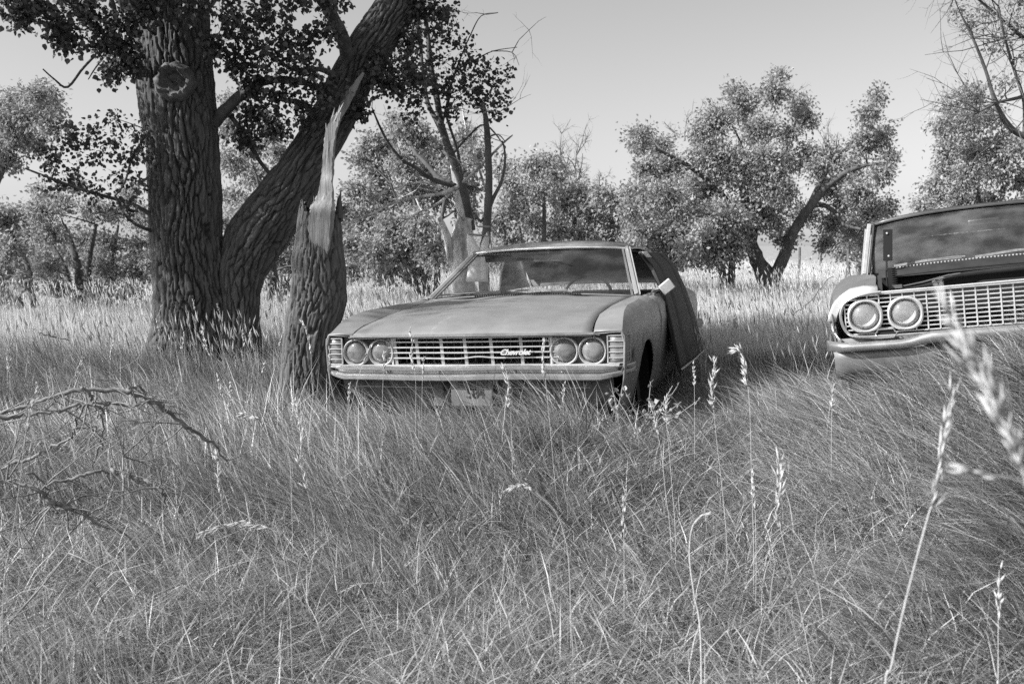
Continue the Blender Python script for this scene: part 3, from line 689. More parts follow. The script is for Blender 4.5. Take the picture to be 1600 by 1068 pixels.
    for pix in ([(757, 470, 9), (756, 400, 8), (760, 365, 7), (762, 330, 6.5), (764, 290, 5.8), (763, 240, 5.3), (761, 205, 5), (758, 178, 3.5), (754, 160, 2.5)], [(764, 325, 4), (773, 305, 3), (783, 285, 2.4), (788, 262, 2), (789, 240, 1.6), (785, 220, 1)],
                [(763, 330, 3), (752, 345, 2.4), (742, 335, 2)], [(759, 180, 1.8), (752, 168, 1.4), (740, 170, 1)], [(762, 215, 1.4), (778, 210, 1), (790, 222, .7)]):
        P, R = limb(pix, d2); mb.tube(smooth_path(P) - O, resample(P, R), 9, wob=.08)
    mb.build("trunk", M['barkfar'], root, sharp=None)
    # bleached stakes of a smashed trunk behind the roof
    d3 = 11.6; b = W(745, 430, d3); root = empty("smashed_stump", (b[0], b[1], float(G(b[0], b[1]))), label="sun bleached split stump sticking up just behind the pale car's roof", cat="stump"); O = np.array(root.location); mb = MB()
    for pix in ([(742, 440, 13), (742, 400, 11), (738, 385, 9), (734, 372, 5), (731, 366, 1)], [(754, 440, 9), (755, 400, 8), (758, 380, 6), (761, 368, 3), (763, 362, 1)]):
        P, R = limb(pix, d3); mb.tube(smooth_path(P) - O, resample(P, R), 10, wob=.1)
    mb.build("stump", mat("bleached_wood", .62, .8, v2=.85, scale=10, bump=.4), root, sharp=None)
    mb = MB()
    for pix in ([(732, 366, 1.6), (745, 367, 1.8), (762, 369, 1.4)], [(748, 354, 1.4), (766, 354, 1.6)], [(762, 362, 1.5), (766, 374, 1.4), (768, 387, 1)]):
        P, R = limb(pix, d3 - .1); mb.tube(smooth_path(P) - O, resample(P, R), 5)
    mb.build("splinters", M['wood'], root)

# ------------------------------------------------------------------ trees across the field
def big_right_tree():
    d = 24.0
    L = [limb([(1203, 452, 17), (1195, 430, 15), (1182, 405, 12), (1172, 375, 10), (1165, 340, 9), (1163, 300, 7), (1160, 260, 5), (1156, 220, 3)], d, 0),
         limb([(1204, 446, 9), (1213, 425, 10), (1226, 398, 9), (1236, 370, 8), (1250, 345, 7.5), (1264, 325, 7), (1284, 300, 6), (1300, 285, 5), (1325, 268, 4), (1355, 258, 3), (1385, 255, 2)], d, -1),
         limb([(1264, 322, 5), (1285, 320, 4), (1305, 332, 3.5), (1318, 350, 3), (1345, 358, 2)], d, -1),
         limb([(1175, 380, 6), (1190, 330, 5), (1210, 280, 4), (1225, 240, 3), (1240, 200, 2), (1250, 170, 2)], d, 1),
         limb([(1170, 370, 6), (1140, 320, 5), (1110, 285, 4.5), (1080, 262, 4), (1050, 245, 3), (1025, 232, 2)], d, -1),
         limb([(1264, 322, 4), (1290, 270, 4), (1320, 235, 3), (1345, 205, 2.5), (1362, 170, 2), (1370, 145, 1)], d, 0)]
    cl = []
    for x, y, r in [(1003, 212, 24), (1030, 232, 30), (995, 228, 14), (1008, 262, 22), (1045, 262, 34), (1003, 300, 26), (1040, 305, 38), (1085, 330, 44), (1030, 350, 36), (1000, 338, 26), (1120, 188, 34), (1098, 205, 24), (1110, 240, 42), (1160, 165, 30), (1150, 148, 20),
                    (1208, 145, 28), (1215, 122, 14), (1250, 165, 24), (1262, 185, 20), (1185, 205, 44), (1150, 262, 48), (1202, 255, 38), (1100, 290, 48), (1062, 372, 40), (1130, 350, 48), (1180, 325, 46), (1025, 385, 26), (1225, 298, 32),
                    (1240, 255, 20), (1262, 240, 20), (1298, 245, 24), (1368, 150, 14), (1358, 180, 20), (1375, 215, 24), (1390, 248, 18), (1350, 225, 24), (1330, 265, 28), (1378, 272, 22), (1298, 290, 28), (1340, 300, 30), (1362, 335, 26), (1385, 325, 20),
                    (1300, 350, 26), (1258, 335, 26), (1228, 372, 24), (1288, 378, 18), (1148, 390, 28), (1092, 395, 28), (1235, 210, 18), (1320, 320, 24), (1205, 345, 30), (1340, 355, 22), (1120, 400, 24), (1060, 405, 16), (1275, 262, 18), (1195, 295, 36)]:
        cl.append((W(x, y, d + rng.uniform(-1.6, 1.6)), r * d / F * .92, (r / 34) ** 1.6 + .15))
    t = simple_tree("broad_tree", "broad leafy tree with a forked trunk in the field between the two cars", "trees across the field", L, cl, .09, 84, 14, 31, twig_r=.008, flat=.95)
    # dead leaders sticking out of the crown
    r_ = np.random.default_rng(2); O = np.array(t.location)
    for x, y, h in [(1290, 270, 60), (1300, 270, 70), (1308, 262, 55), (1060, 215, 30), (1070, 220, 45), (1082, 225, 50), (1240, 175, 35), (1285, 250, 40)]:
        mb = MB(); bare_twigs(mb, W(x, y, d) - O, (r_.uniform(-.25, .2), 0, 1), h * d / F, .022, 3, r_, 3)
        mb.build("dead_leader", M['twig'], t, sharp=None)
    # its twin-stemmed neighbour
    L = [limb([(1131, 452, 6), (1128, 425, 6), (1122, 400, 5), (1112, 375, 4), (1100, 345, 3)], d - 1), limb([(1142, 452, 6), (1143, 425, 5.5), (1145, 395, 5), (1150, 365, 3)], d - 1), limb([(1122, 400, 3), (1108, 392, 2.5), (1092, 380, 2)], d - 1)]
    cl = [(W(x, y, d - 1 + rng.uniform(-.6, .6)), r * d / F, 1) for x, y, r in [(1100, 375, 26), (1085, 350, 26), (1135, 370, 24), (1060, 385, 18), (1110, 335, 24), (1150, 345, 22)]]
    simple_tree("twin_stem_tree", "small tree on two thin dark stems left of the broad forked tree", "trees across the field", L, cl, .10, 90, 13, 32, twig_r=.007)

def bushy(name, label, px, top, pyb, hwpx, d, n, seed, lsize=.12, dens=1.0, group="trees across the field", trunks=None, leafm=None, pts=None, nl=11, grow=.98, skirt=True):
    r_ = np.random.default_rng(seed); gy = pyb; L = []
    tr = trunks or [(px, px + r_.uniform(-20, 20), 5), (px + 14, px + 40, 4)]
    for a, b, hw in tr:
        L.append(limb([(a, gy + 8, hw * 1.2), (a + (b - a) * .15, gy - 12, hw), (a + (b - a) * .4 + r_.uniform(-4, 4), gy - (gy - top) * .35, hw * .75), (b, gy - (gy - top) * .7, hw * .4)], d, r_.uniform(-.6, .6)))
    cl = []
    if pts:
        for x, y, r in pts: cl.append((W(x, y, d + r_.uniform(-1, 1)), r * d / F * grow, dens * (r / 30) ** 1.4 + .1))
    else:
        for i in range(n):
            t = r_.uniform(0, 1) ** .8; yy = top + (gy - top) * (.12 + .8 * t); prof = math.sin(math.pi * min(1, .18 + .75 * t)) ** .6
            x = px + r_.uniform(-1, 1) * hwpx * prof; r = r_.uniform(16, 30) * hwpx / 80
            cl.append((W(x, yy, d + r_.uniform(-1.4, 1.4)), r * d / F * grow, dens * .8))
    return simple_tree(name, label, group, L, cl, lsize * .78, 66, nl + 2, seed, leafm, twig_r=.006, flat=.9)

def background():
    big_right_tree()
    bushy("leafy_tree", "leafy tree behind the bare limbs just left of the pale car's windshield", 640, 215, 452, 95, 19, 0, 51, .11, .95, pts=[(570, 250, 22), (600, 225, 26), (635, 205, 26), (660, 215, 28), (690, 235, 26), (725, 215, 22), (745, 240, 24), (590, 270, 30), (630, 255, 30), (670, 260, 30), (710, 265, 26), (560, 300, 26), (600, 310, 32), (645, 300, 32), (690, 305, 28), (570, 345, 30), (612, 355, 32), (655, 350, 32), (585, 395, 30), (630, 400, 32), (675, 395, 26), (550, 380, 22), (545, 420, 20), (600, 428, 22), (650, 430, 22), (730, 290, 22), (730, 330, 22), (575, 225, 14), (620, 190, 14)], trunks=[(668, 640, 5), (680, 700, 5), (655, 610, 4)])
    bushy("leafy_tree", "rounded bushy tree rising behind the pale car's roof", 850, 240, 440, 95, 25, 0, 52, .13, .95, pts=[(790, 265, 18), (800, 290, 26), (830, 262, 24), (850, 252, 20), (870, 275, 26), (905, 298, 24), (940, 305, 22), (965, 315, 20), (840, 300, 30), (800, 325, 30), (880, 320, 30), (920, 335, 28), (960, 345, 26), (780, 350, 26), (830, 345, 30), (870, 360, 30), (915, 370, 28), (955, 380, 24), (985, 365, 22), (800, 385, 26), (850, 395, 28), (900, 400, 26), (780, 400, 22), (945, 410, 22)], trunks=[(820, 800, 5), (850, 850, 5), (880, 910, 5)])
    bushy("pale_bush", "low pale leafy thicket just right of the pale car's roof", 1010, 330, 432, 60, 22, 0, 53, .12, .9, pts=[(985, 330, 22), (1000, 360, 26), (1030, 370, 26), (1060, 360, 20), (1010, 395, 24), (1045, 400, 22), (1075, 385, 18), (980, 385, 20), (985, 300, 14), (1080, 350, 14), (1100, 360, 12)], trunks=[(1020, 1010, 3), (1050, 1060, 3)], grow=1.0)
    bushy("leafy_tree", "leafy tree glimpsed in the fork between the old cottonwood's two stems", 415, 190, 462, 80, 20, 0, 54, .11, .95, pts=[(360, 200, 22), (390, 230, 26), (425, 205, 22), (360, 255, 26), (400, 275, 28), (440, 240, 24), (365, 310, 24), (350, 350, 22), (385, 335, 24), (450, 320, 24), (470, 345, 24), (440, 370, 28), (420, 400, 28), (460, 410, 26), (400, 430, 24), (440, 445, 22), (535, 370, 24), (540, 330, 20), (530, 415, 22), (480, 290, 22), (360, 160, 16), (400, 180, 18)], trunks=[(420, 440, 5), (440, 400, 4)])
    bushy("leafy_tree", "dark bushy tree with a crooked stem left of the big cottonwood", 120, 300, 470, 110, 21, 0, 55, .11, .8, pts=[(60, 330, 26), (95, 320, 22), (140, 325, 26), (180, 330, 26), (220, 340, 26), (40, 370, 28), (80, 365, 28), (130, 375, 26), (170, 380, 28), (215, 385, 26), (30, 420, 26), (75, 415, 24), (165, 420, 26), (215, 425, 26), (200, 455, 20), (150, 455, 18), (90, 450, 18), (60, 300, 16), (115, 290, 14), (200, 300, 18), (235, 410, 20)], trunks=[(130, 100, 8), (135, 150, 6), (170, 185, 4), (120, 60, 5)])
    bushy("leafy_tree", "leafy tree at the far left edge with a bent dark trunk", 10, 310, 470, 80, 19, 0, 56, .11, .8, pts=[(0, 350, 28), (-30, 330, 30), (20, 340, 22), (-20, 380, 30), (15, 390, 24), (0, 430, 26), (-50, 420, 30), (35, 440, 18), (10, 460, 16), (-60, 360, 34), (-90, 400, 34)], trunks=[(30, -20, 7), (55, 15, 5), (-40, -60, 5)])
    bushy("airy_tree", "airy high crown leaning in from the left edge above the bushes", -60, 130, 470, 80, 17, 0, 57, .10, .75, pts=[(75, 145, 16), (55, 150, 20), (20, 160, 24), (85, 165, 14), (45, 180, 26), (10, 190, 28), (75, 195, 20), (30, 215, 26), (-10, 220, 28), (60, 225, 16), (0, 245, 22), (-40, 180, 34), (-50, 230, 34), (-90, 200, 36), (-80, 270, 32), (20, 250, 14), (-120, 250, 36)], trunks=[(-70, 20, 9), (-80, -90, 7)])
    # right hand group
    bushy("leafy_tree", "tall feathery tree directly behind the dark car's roof", 1530, 130, 400, 110, 21, 0, 58, .11, 1.0, pts=[(1490, 165, 22), (1520, 150, 20), (1475, 195, 22), (1510, 190, 28), (1545, 180, 24), (1480, 230, 26), (1520, 235, 30), (1560, 225, 28), (1475, 262, 24), (1515, 275, 30), (1560, 270, 30), (1460, 290, 20), (1500, 310, 28), (1545, 315, 30), (1595, 280, 30), (1590, 330, 30), (1455, 315, 18), (1590, 230, 20), (1640, 290, 40), (1650, 240, 40), (1690, 300, 40), (1480, 345, 20), (1440, 325, 12), (1520, 350, 26), (1570, 360, 26)], trunks=[(1540, 1510, 7), (1560, 1580, 6)])
    bushy("small_tree", "small dark leafy tree in the field just left of the dark car's windshield pillar", 1330, 330, 445, 40, 28, 0, 59, .13, .9, pts=[(1340, 350, 20), (1320, 365, 18), (1355, 375, 18), (1330, 390, 20), (1350, 400, 16), (1315, 395, 14), (1370, 355, 16), (1375, 385, 14), (1370, 405, 12)], trunks=[(1325, 1325, 4), (1343, 1345, 5)])
    # bare twiggy tree at the top right
    d = 15; b = W(1660, 420, d); root = empty("bare_tree", (b[0], b[1], float(G(b[0], b[1]))), label="nearly leafless twiggy tree leaning into the upper right corner", cat="tree"); O = np.array(root.location); mb = MB(); r_ = np.random.default_rng(12); L = []
    for pix in ([(1690, 500, 14), (1680, 400, 13), (1660, 300, 11), (1640, 240, 9), (1610, 218, 5), (1585, 205, 4.5), (1565, 180, 4), (1552, 150, 3), (1540, 110, 2.5), (1520, 60, 2), (1500, 20, 1.2)],
                [(1640, 240, 8), (1640, 150, 7), (1620, 60, 6), (1600, -20, 4)], [(1600, 215, 3), (1600, 160, 2.6), (1585, 110, 2.4), (1570, 60, 2), (1560, 10, 1.5)],
                [(1640, 130, 5), (1600, 150, 3), (1560, 160, 2), (1530, 175, 1.2)], [(1630, 80, 4), (1600, 60, 3), (1565, 30, 2), (1530, 0, 1.5), (1500, -20, 1)]):
        P, R = limb(pix, d, -.5); L.append((P, R)); mb.tube(smooth_path(P) - O, resample(P, R), 8, wob=.1)
    for i in range(60):
        P, R = L[r_.integers(0, len(L))]; k = r_.integers(len(P) // 2, len(P)); dv = r_.normal(0, .5, 3); dv[0] -= .45; dv[2] += .3
        bare_twigs(mb, P[k] - O, dv, r_.uniform(.5, 1.3), .010, 2, r_, 3)
    mb2 = MB()
    cl = [(W(x, y, d - .3), r * d / F, .5) for x, y, r in [(1580, 40, 26), (1560, 70, 20), (1600, 90, 30), (1545, 20, 20), (1570, 130, 16), (1500, 15, 12), (1520, 40, 12), (1620, 30, 40), (1650, 100, 50), (1590, 5, 24), (1700, 60, 60), (1700, 180, 50)]]
    V, gr, sh = foliage(mb2, L, cl, 26, 9, .06, 61, twig_r=.004)
    mb.add([tuple(np.array(p) - O) for p in mb2.v], mb2.f); mb.build("trunk", M['barkfar'], root, sharp=None); npmesh("crown", V - O, gr, M['leafB'], root, shade=sh)
    # leafless crown tops behind the rounded tree
    d = 29; b = W(900, 425, d); root = empty("bare_topped_tree", (b[0], b[1], float(G(b[0], b[1]))), label="dead leafless treetop poking up behind the rounded bushy tree", cat="dead tree"); O = np.array(root.location); mb = MB(); r_ = np.random.default_rng(14)
    for x, y0, y1 in [(878, 300, 225), (900, 305, 222), (905, 300, 240), (890, 300, 245), (935, 320, 270), (870, 300, 250)]:
        a = W(900, 432, d) - O; m_ = W((x + 900) / 2, 360, d) - O; s_ = W(x, y0, d) - O
        mb.tube([a, m_, s_], [.09, .06, .035], 6); bare_twigs(mb, s_, (r_.uniform(-.2, .2), 0, 1), (y0 - y1) * d / F, .035, 3, r_, 4)
    mb.build("trunk", M['twig'], root, sharp=None)
    # far tree line closing the horizon
    r_ = np.random.default_rng(77); k = 0
    spots = [(-240, 36, 380, 110), (60, 38, 395, 120), (300, 40, 400, 120), (520, 36, 385, 100), (700, 40, 390, 110), (860, 44, 392, 90), (1010, 46, 402, 60), (1440, 60, 340, 40), (1650, 48, 350, 100), (1880, 40, 330, 120)]
    labs = ["far off the left edge", "far behind the bushes at the left edge", "distant behind the old cottonwood", "distant behind the snapped trunk", "distant behind the half dead tree", "distant behind the pale car's roof", "distant behind the low pale thicket", "distant between the field and the dark car's roof", "distant behind the dark car", "far off the right edge"]
    for (px, d, top, hw), lb in zip(spots, labs):
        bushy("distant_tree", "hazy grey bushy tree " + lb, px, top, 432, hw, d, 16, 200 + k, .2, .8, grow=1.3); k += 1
    # fence posts and a line of wire
    pts = [(1090, 62), (1160, 60), (1228, 58), (1248, 40), (1282, 55), (1430, 56)]
    for i, (px, d) in enumerate(pts):
        x, y = W(px, 420, d)[:2]; g = float(G(x, y)); mb = MB(); h = 1.35
        mb.tube([(0, 0, -.3), (.02, 0, h * .5), (.03, .01, h)], [.055, .05, .045], 7, wob=.15)
        o = mb.build("fence_post", M['barkfar'], None); o.location = (x, y, g)
        tag(o, ["first weathered fence post showing right of the pale thicket", "weathered fence post seen under the broad tree's left side", "weathered fence post right of the forked trunk", "nearest and stoutest fence post in the field right of the forked trunk", "weathered fence post left of the small dark tree", "weathered fence post hidden behind the dark car"][i], "fence post", "fence posts across the field")

# ------------------------------------------------------------------ fallen branches in the left foreground
def branch_thing(name, label, lines, d, dd, seed, twigs=26, group=None):
    a = W(lines[0][0][0], lines[0][0][1], d); root = empty(name, (a[0], a[1], float(G(a[0], a[1]))), label=label, cat="branch", group=group); O = np.array(root.location); r_ = np.random.default_rng(seed)
    for i, pix in enumerate(lines):
        P, R = limb([(x_, y_, .82 * w_) for x_, y_, w_ in pix], d + (0 if i == 0 else r_.uniform(-.08, .08)), dd); mb = MB()
        SP = smooth_path(P, 5) + r_.normal(0, .006, ((len(P) - 1) * 5 + 1, 3)); mb.tube(SP - O, resample(P, R, 5), 9, wob=.14)
        if i == 0:
            for j in range(twigs):
                k = r_.integers(0, len(P)); dv = r_.normal(0, .7, 3); bare_twigs(mb, P[k] - O, dv, r_.uniform(.08, .35), .004, 1, r_, 2)
        mb.build("limb" if i == 0 else "side_branch", M['twig'], root, sharp=None)
def fallen():
    branch_thing("fallen_branch", "thick dead branch arching up out of the grass in the left foreground",
        [[(-40, 655, 4), (0, 646, 4), (41, 634, 4), (82, 620, 4.5), (136, 607, 4), (198, 611, 5), (227, 620, 5.5), (255, 638, 4), (288, 663, 3.5), (321, 684, 3.5), (340, 698, 2), (352, 720, 1.4)],
         [(132, 608, 2.6), (143, 620, 3), (146, 624, 2)], [(150, 622, 1.6), (155, 640, 1.8), (159, 665, 1.8), (158, 690, 1.6), (150, 712, 1.6), (139, 735, 1.4)], [(198, 609, 3), (215, 603, 2), (228, 615, 3)]], 4.3, .5, 1)
    branch_thing("fallen_branch", "thinner dead branch lying just under the arching one at left",
        [[(-40, 640, 3.5), (10, 652, 5), (58, 646, 3), (103, 641, 3), (136, 631, 3), (173, 630, 3), (214, 632, 2.6), (233, 626, 1.6)], [(132, 631, 2), (122, 652, 2), (117, 668, 2), (111, 684, 2), (85, 697, 2.5), (54, 712, 3), (20, 725, 3.5), (-20, 738, 4)], [(117, 668, 1.4), (140, 670, 1), (160, 672, .6)]], 4.15, .3, 2)
    branch_thing("fallen_branch", "crooked grey branch low in the grass at left, below the other two",
        [[(-30, 745, 3), (10, 752, 3), (62, 768, 4), (83, 787, 5), (103, 788, 3.5), (125, 797, 3), (137, 805, 2)], [(70, 762, 2), (100, 752, 3), (124, 743, 3.2), (150, 737, 3.2), (170, 736, 2.2)], [(45, 738, 2), (66, 752, 2), (78, 775, 2), (84, 800, 1.4)]], 3.7, .1, 3)
    branch_thing("fallen_branch", "short dark curved branch half buried in grass right of the crooked one",
        [[(176, 736, 3), (200, 742, 3.5), (222, 750, 4), (247, 762, 4), (256, 775, 3), (259, 790, 2)]], 3.8, .0, 4, 3)
    x0, y0, _ = W(60, 790, 3.9); root = empty("brush_pile", (x0, y0, float(G(x0, y0))), label="messy tangle of thin dead twigs low at the left edge under the fallen branches", cat="twigs"); r_ = np.random.default_rng(44)
    for i in range(16):
        mb = MB(); bare_twigs(mb, (r_.uniform(-.7, .35), r_.uniform(-.5, .5), r_.uniform(.05, .22)), (r_.normal(.2, .8), r_.normal(0, .5), r_.uniform(-.1, .5)), r_.uniform(.4, .85), r_.uniform(.005, .009), 2, r_, 3); mb.build("twig", M['twig'], root, sharp=None)
    branch_thing("fallen_stick", "thin stick lying on the far grass left of the cottonwood", [[(60, 520, .8), (75, 524, 1), (90, 528, 1), (108, 532, .8)]], 9, .3, 6, 2)
    branch_thing("leaning_stick", "thin bare twig slanting up from the dry grass left of the dark car", [[(1240, 490, 1.0), (1262, 474, .9), (1280, 453, .8), (1301, 430, .5)]], 8.5, .2, 5, 0)

# ------------------------------------------------------------------ single seeding stems near the camera
def seed_stem(label, pix_head, pix_stem, d, dd=0, nsp=46, spl=.020, spw=.0024, spread=.35, side=None, stem_w=.0012, seed=0, group=None, tight=1.0):
    """pix_head: tip .. base of the head; pix_stem: down from there into the grass"""
    r_ = np.random.default_rng(seed + 100); n1, n2 = len(pix_head), len(pix_stem); allp = pix_head + pix_stem
    P = np.array([W(x, y, d + dd * i / (len(allp) - 1)) for i, (x, y) in enumerate(allp)])
    last = P[-1].copy(); g = float(G(last[0], last[1])) - .02
    if last[2] > g + .05: P = np.vstack([P, [last[0] + (last[0] - P[-2][0]) * .4, last[1], g]])
    base = P[-1]; root = empty("seed_stem", (base[0], base[1], float(G(base[0], base[1]))), label=label, cat="grass stem", group=group); O = np.array(root.location)
    mb = MB(); SP = smooth_path(P, 6); mb.tube(SP - O, np.linspace(stem_w * .5, stem_w, len(SP)), 5, cap=False); mb.build("stem", M_stem, root, sharp=None)
    H = smooth_path(P[:n1 + (1 if n1 < 2 else 0)], 10); t = r_.uniform(0, 1, nsp) ** .9; idx = t * (len(H) - 1); i0 = np.clip(idx.astype(int), 0, len(H) - 2); f = (idx - i0)[:, None]
    C = H[i0] * (1 - f) + H[i0 + 1] * f; T = H[i0] - H[i0 + 1]; T /= np.linalg.norm(T, axis=1)[:, None]
    D = T + r_.normal(0, spread, (nsp, 3)) * tight
    if side is not None: D += np.array(side) * r_.uniform(.2, 1, nsp)[:, None]
    D /= np.linalg.norm(D, axis=1)[:, None]; C = C + r_.normal(0, .0022, (nsp, 3))
    L = 1.3 * spl * r_.uniform(.6, 1.4, nsp) * (1.1 - .4 * t * 0); V, Tt = spindles(C - O, D, L, (.85 if d > 1.2 else .7) * spw * r_.uniform(.7, 1.4, nsp), 5)
    npmesh("seed_head", V, [Tt], M['seed'], root, smooth=True, shade=np.repeat(r_.random(nsp), 7))
M_stem = mat("dry_stem", .34, .7, v2=.55, scale=20)

def stems():
    S = seed_stem
    S("tall upright seed head right of the pale car, left one of the close pair", [(1118, 563), (1114, 590), (1112, 615), (1115, 640)], [(1120, 690), (1127, 750), (1132, 800), (1136, 860)], 3.4, 0, 70, .020, .0026, .28, seed=1)
    S("drooping seed head bending left at its tip, right one of the close pair", [(1148, 548), (1158, 548), (1166, 575), (1169, 605)], [(1172, 650), (1174, 730), (1176, 800), (1178, 870)], 3.3, 0, 60, .021, .0028, .22, side=(-.5, 0, -.1), seed=2)
    S("seed head with open side spikelets standing in the right foreground grass", [(1219, 720), (1218, 760), (1215, 795), (1221, 832)], [(1235, 890), (1250, 950), (1262, 1010), (1280, 1100)], 2.5, 0, 50, .026, .0024, .22, seed=3)
    S("tall blurred seed stem leaning right beneath the dark car's grille", [(1491, 608), (1482, 660), (1470, 720), (1460, 780), (1452, 800)], [(1430, 880), (1410, 960), (1393, 1040), (1380, 1120)], 1.5, 0, 46, .024, .0020, .20, seed=4, stem_w=.0017)
    S("large out of focus seed head slanting across the right edge, nearest the camera", [(1482, 492), (1505, 540), (1535, 590), (1562, 640), (1585, 700), (1600, 740)], [(1625, 830), (1650, 950), (1680, 1100)], .85, 0, 100, .020, .0022, .20, seed=5, stem_w=.0016)
    S("short blurred side sprig pointing left at the right edge of the picture", [(1517, 736), (1540, 741), (1562, 744)], [(1585, 748), (1610, 770), (1660, 900), (1700, 1100)], .95, 0, 12, .016, .0022, .12, seed=6, stem_w=.0009)
    S("pale seed stem crossing the right headlamps end of the grille of the pale car", [(850, 532), (848, 555), (849, 575), (852, 590)], [(855, 620), (860, 670), (866, 740), (872, 800)], 4.3, 0, 60, .019, .0030, .18, seed=7)
    S("branched pale seed head in front of the license plate's right side", [(788, 573), (793, 595), (795, 615), (797, 640)], [(799, 670), (801, 730), (803, 790)], 4.4, 0, 44, .024, .0032, .26, seed=8)
    S("seed stem standing in front of the left part of the pale car's grille", [(640, 515), (644, 535), (644, 560), (648, 580)], [(650, 610), (649, 650), (650, 700)], 4.9, 0, 44, .020, .0032, .25, seed=9)
    S("slanting seed stem in front of the pale car's outer left headlamp", [(580, 541), (573, 555), (567, 568)], [(560, 590), (550, 630), (543, 660)], 5.2, 0, 26, .018, .0032, .2, seed=10)
    S("upright seed stem in front of the pale car's inner left headlamp", [(601, 552), (600, 565), (599, 582)], [(598, 610), (597, 650), (596, 690)], 5.1, 0, 24, .018, .0030, .25, seed=11)
    S("seed head rising in front of the snapped trunk, left of the pale car", [(474, 505), (480, 520), (484, 540), (486, 553)], [(487, 580), (489, 630), (490, 680)], 5.4, 0, 34, .019, .0036, .2, seed=12)
    S("long loose seed head left of centre with a thick ragged tip", [(458, 625), (470, 655), (471, 690), (470, 725), (480, 765)], [(488, 800), (492, 850), (480, 930), (478, 1000)], 3.1, 0, 60, .022, .0022, .3, seed=13)
    S("ragged seed head in the left foreground above the drooping one", [(338, 714), (342, 735), (343, 760), (347, 785)], [(352, 830), (360, 900), (366, 980)], 2.9, 0, 48, .017, .0022, .25, seed=14)
    S("drooping one-sided seed head hanging sideways in the left foreground", [(325, 828), (350, 820), (380, 816), (410, 820), (433, 830)], [(430, 815), (440, 850), (450, 920), (455, 1000)], 2.6, 0, 46, .024, .0018, .12, side=(-.5, 0, -.5), seed=15)
    S("nodding seed head at centre right of the clump of bent blades", [(795, 764), (808, 759), (822, 760), (832, 766)], [(845, 776), (865, 795), (880, 830), (890, 900)], 2.8, 0, 30, .015, .0020, .12, seed=16)
    S("bowed seed head hanging in the grass left of centre", [(383, 648), (395, 650), (410, 657)], [(430, 675), (450, 705), (455, 760)], 3.6, 0, 30, .020, .0022, .15, side=(-.2, 0, -.5), seed=17)
    S("small seed head left of the upright close pair, taller of two", [(1042, 625), (1040, 640), (1042, 665)], [(1046, 710), (1050, 760), (1055, 830)], 3.6, 0, 36, .016, .0022, .25, seed=18)
    S("small leaning seed head left of the upright close pair, shorter of two", [(1018, 637), (1024, 655), (1028, 680)], [(1034, 710), (1040, 770), (1048, 840)], 3.5, 0, 30, .017, .0021, .2, seed=19)
    S("seed head leaning right beside the cottonwood's foot, tallest of that bunch", [(316, 515), (322, 540), (330, 560)], [(335, 580), (340, 620), (345, 660)], 5.3, 0, 30, .020, .0036, .22, seed=20)
    S("narrow seed head at the far left above the arching branch", [(177, 530), (174, 545), (172, 565)], [(172, 590), (173, 630), (175, 680)], 5.4, 0, 26, .018, .0034, .15, seed=21)
    S("seed head leaning right above the arching branch's left part", [(129, 560), (122, 575), (118, 592)], [(117, 610), (116, 640), (116, 690)], 4.9, 0, 26, .018, .0032, .2, seed=22)
    S("blurred seed stem standing at the left edge crossing the arching branch", [(52, 628), (46, 650), (40, 680)], [(36, 710), (30, 760), (20, 830), (5, 930)], 2.6, 0, 34, .018, .0018, .2, seed=23)
    S("single bent pale stem arching over in the foreground right of centre", [(1110, 800), (1095, 806), (1083, 820)], [(1078, 845), (1078, 880), (1085, 930), (1095, 1000)], 2.4, 0, 14, .018, .0018, .06, seed=24, stem_w=.0026)
    # smaller ones, many but countable: one bunch label
    r_ = np.random.default_rng(99); spots = [(515, 545, 5.6, "touching the pale car's left corner lamp"), (360, 600, 5.0, "below the leaning stem of the cottonwood"), (285, 520, 6.2, "in front of the big cottonwood's foot"), (214, 535, 6.3, "just left of the cottonwood's foot"), (230, 615, 5.0, "behind the arching branch's crown"),
             (245, 480, 7.5, "against the left edge of the cottonwood trunk"), (382, 520, 6.5, "at the base of the cottonwood's leaning stem"), (345, 590, 5.2, "right of the arching branch, taller of that pair"), (435, 520, 6.5, "midway between the cottonwood and the snapped trunk"), (410, 565, 6.0, "low between the cottonwood and the snapped trunk"),
             (60, 600, 5, "behind the left end of the arching branch"), (975, 780, 3.0, "in the open foreground right of centre"), (1085, 570, 5.0, "in the shadow beside the dark scrap metal"), (880, 600, 5.2, "below the pale car's right headlamps"), (420, 470, 9, "far back between the cottonwood's stems and the snapped trunk"),
             (250, 500, 7, "second from the left against the cottonwood trunk"), (305, 470, 8.5, "centred before the cottonwood trunk, farther one"), (345, 475, 8.5, "in the crotch shadow of the cottonwood's two stems"), (545, 600, 5, "under the left end of the pale car's bumper"), (150, 640, 4.4, "rising through the arching branch's side twigs"),
             (15, 560, 5.6, "at the far left edge of the picture"), (1300, 600, 4.3, "left of the dark car's bumper tip"), (1545, 560, 4.2, "below the dark car's bumper"), (1180, 740, 3.2, "low beside the stem of the drooping seed head"), (1560, 890, 2.2, "in the lower right corner"), (660, 560, 5.2, "before the left third of the pale car's grille")]
    for i, (x, y, d, lb) in enumerate(spots):
        lx = r_.uniform(-8, 8); hl = r_.uniform(24, 40) * 5 / d
        S("slim pale seed stem " + lb, [(x + lx, y), (x + lx * .5, y + hl * .5), (x, y + hl)], [(x - lx * .3, y + hl + 40), (x - lx * .4, y + hl + 100)], d, 0, 20, .018, .0026 + .0002 * d, .22, seed=200 + i, group="slim seed stems in the meadow")
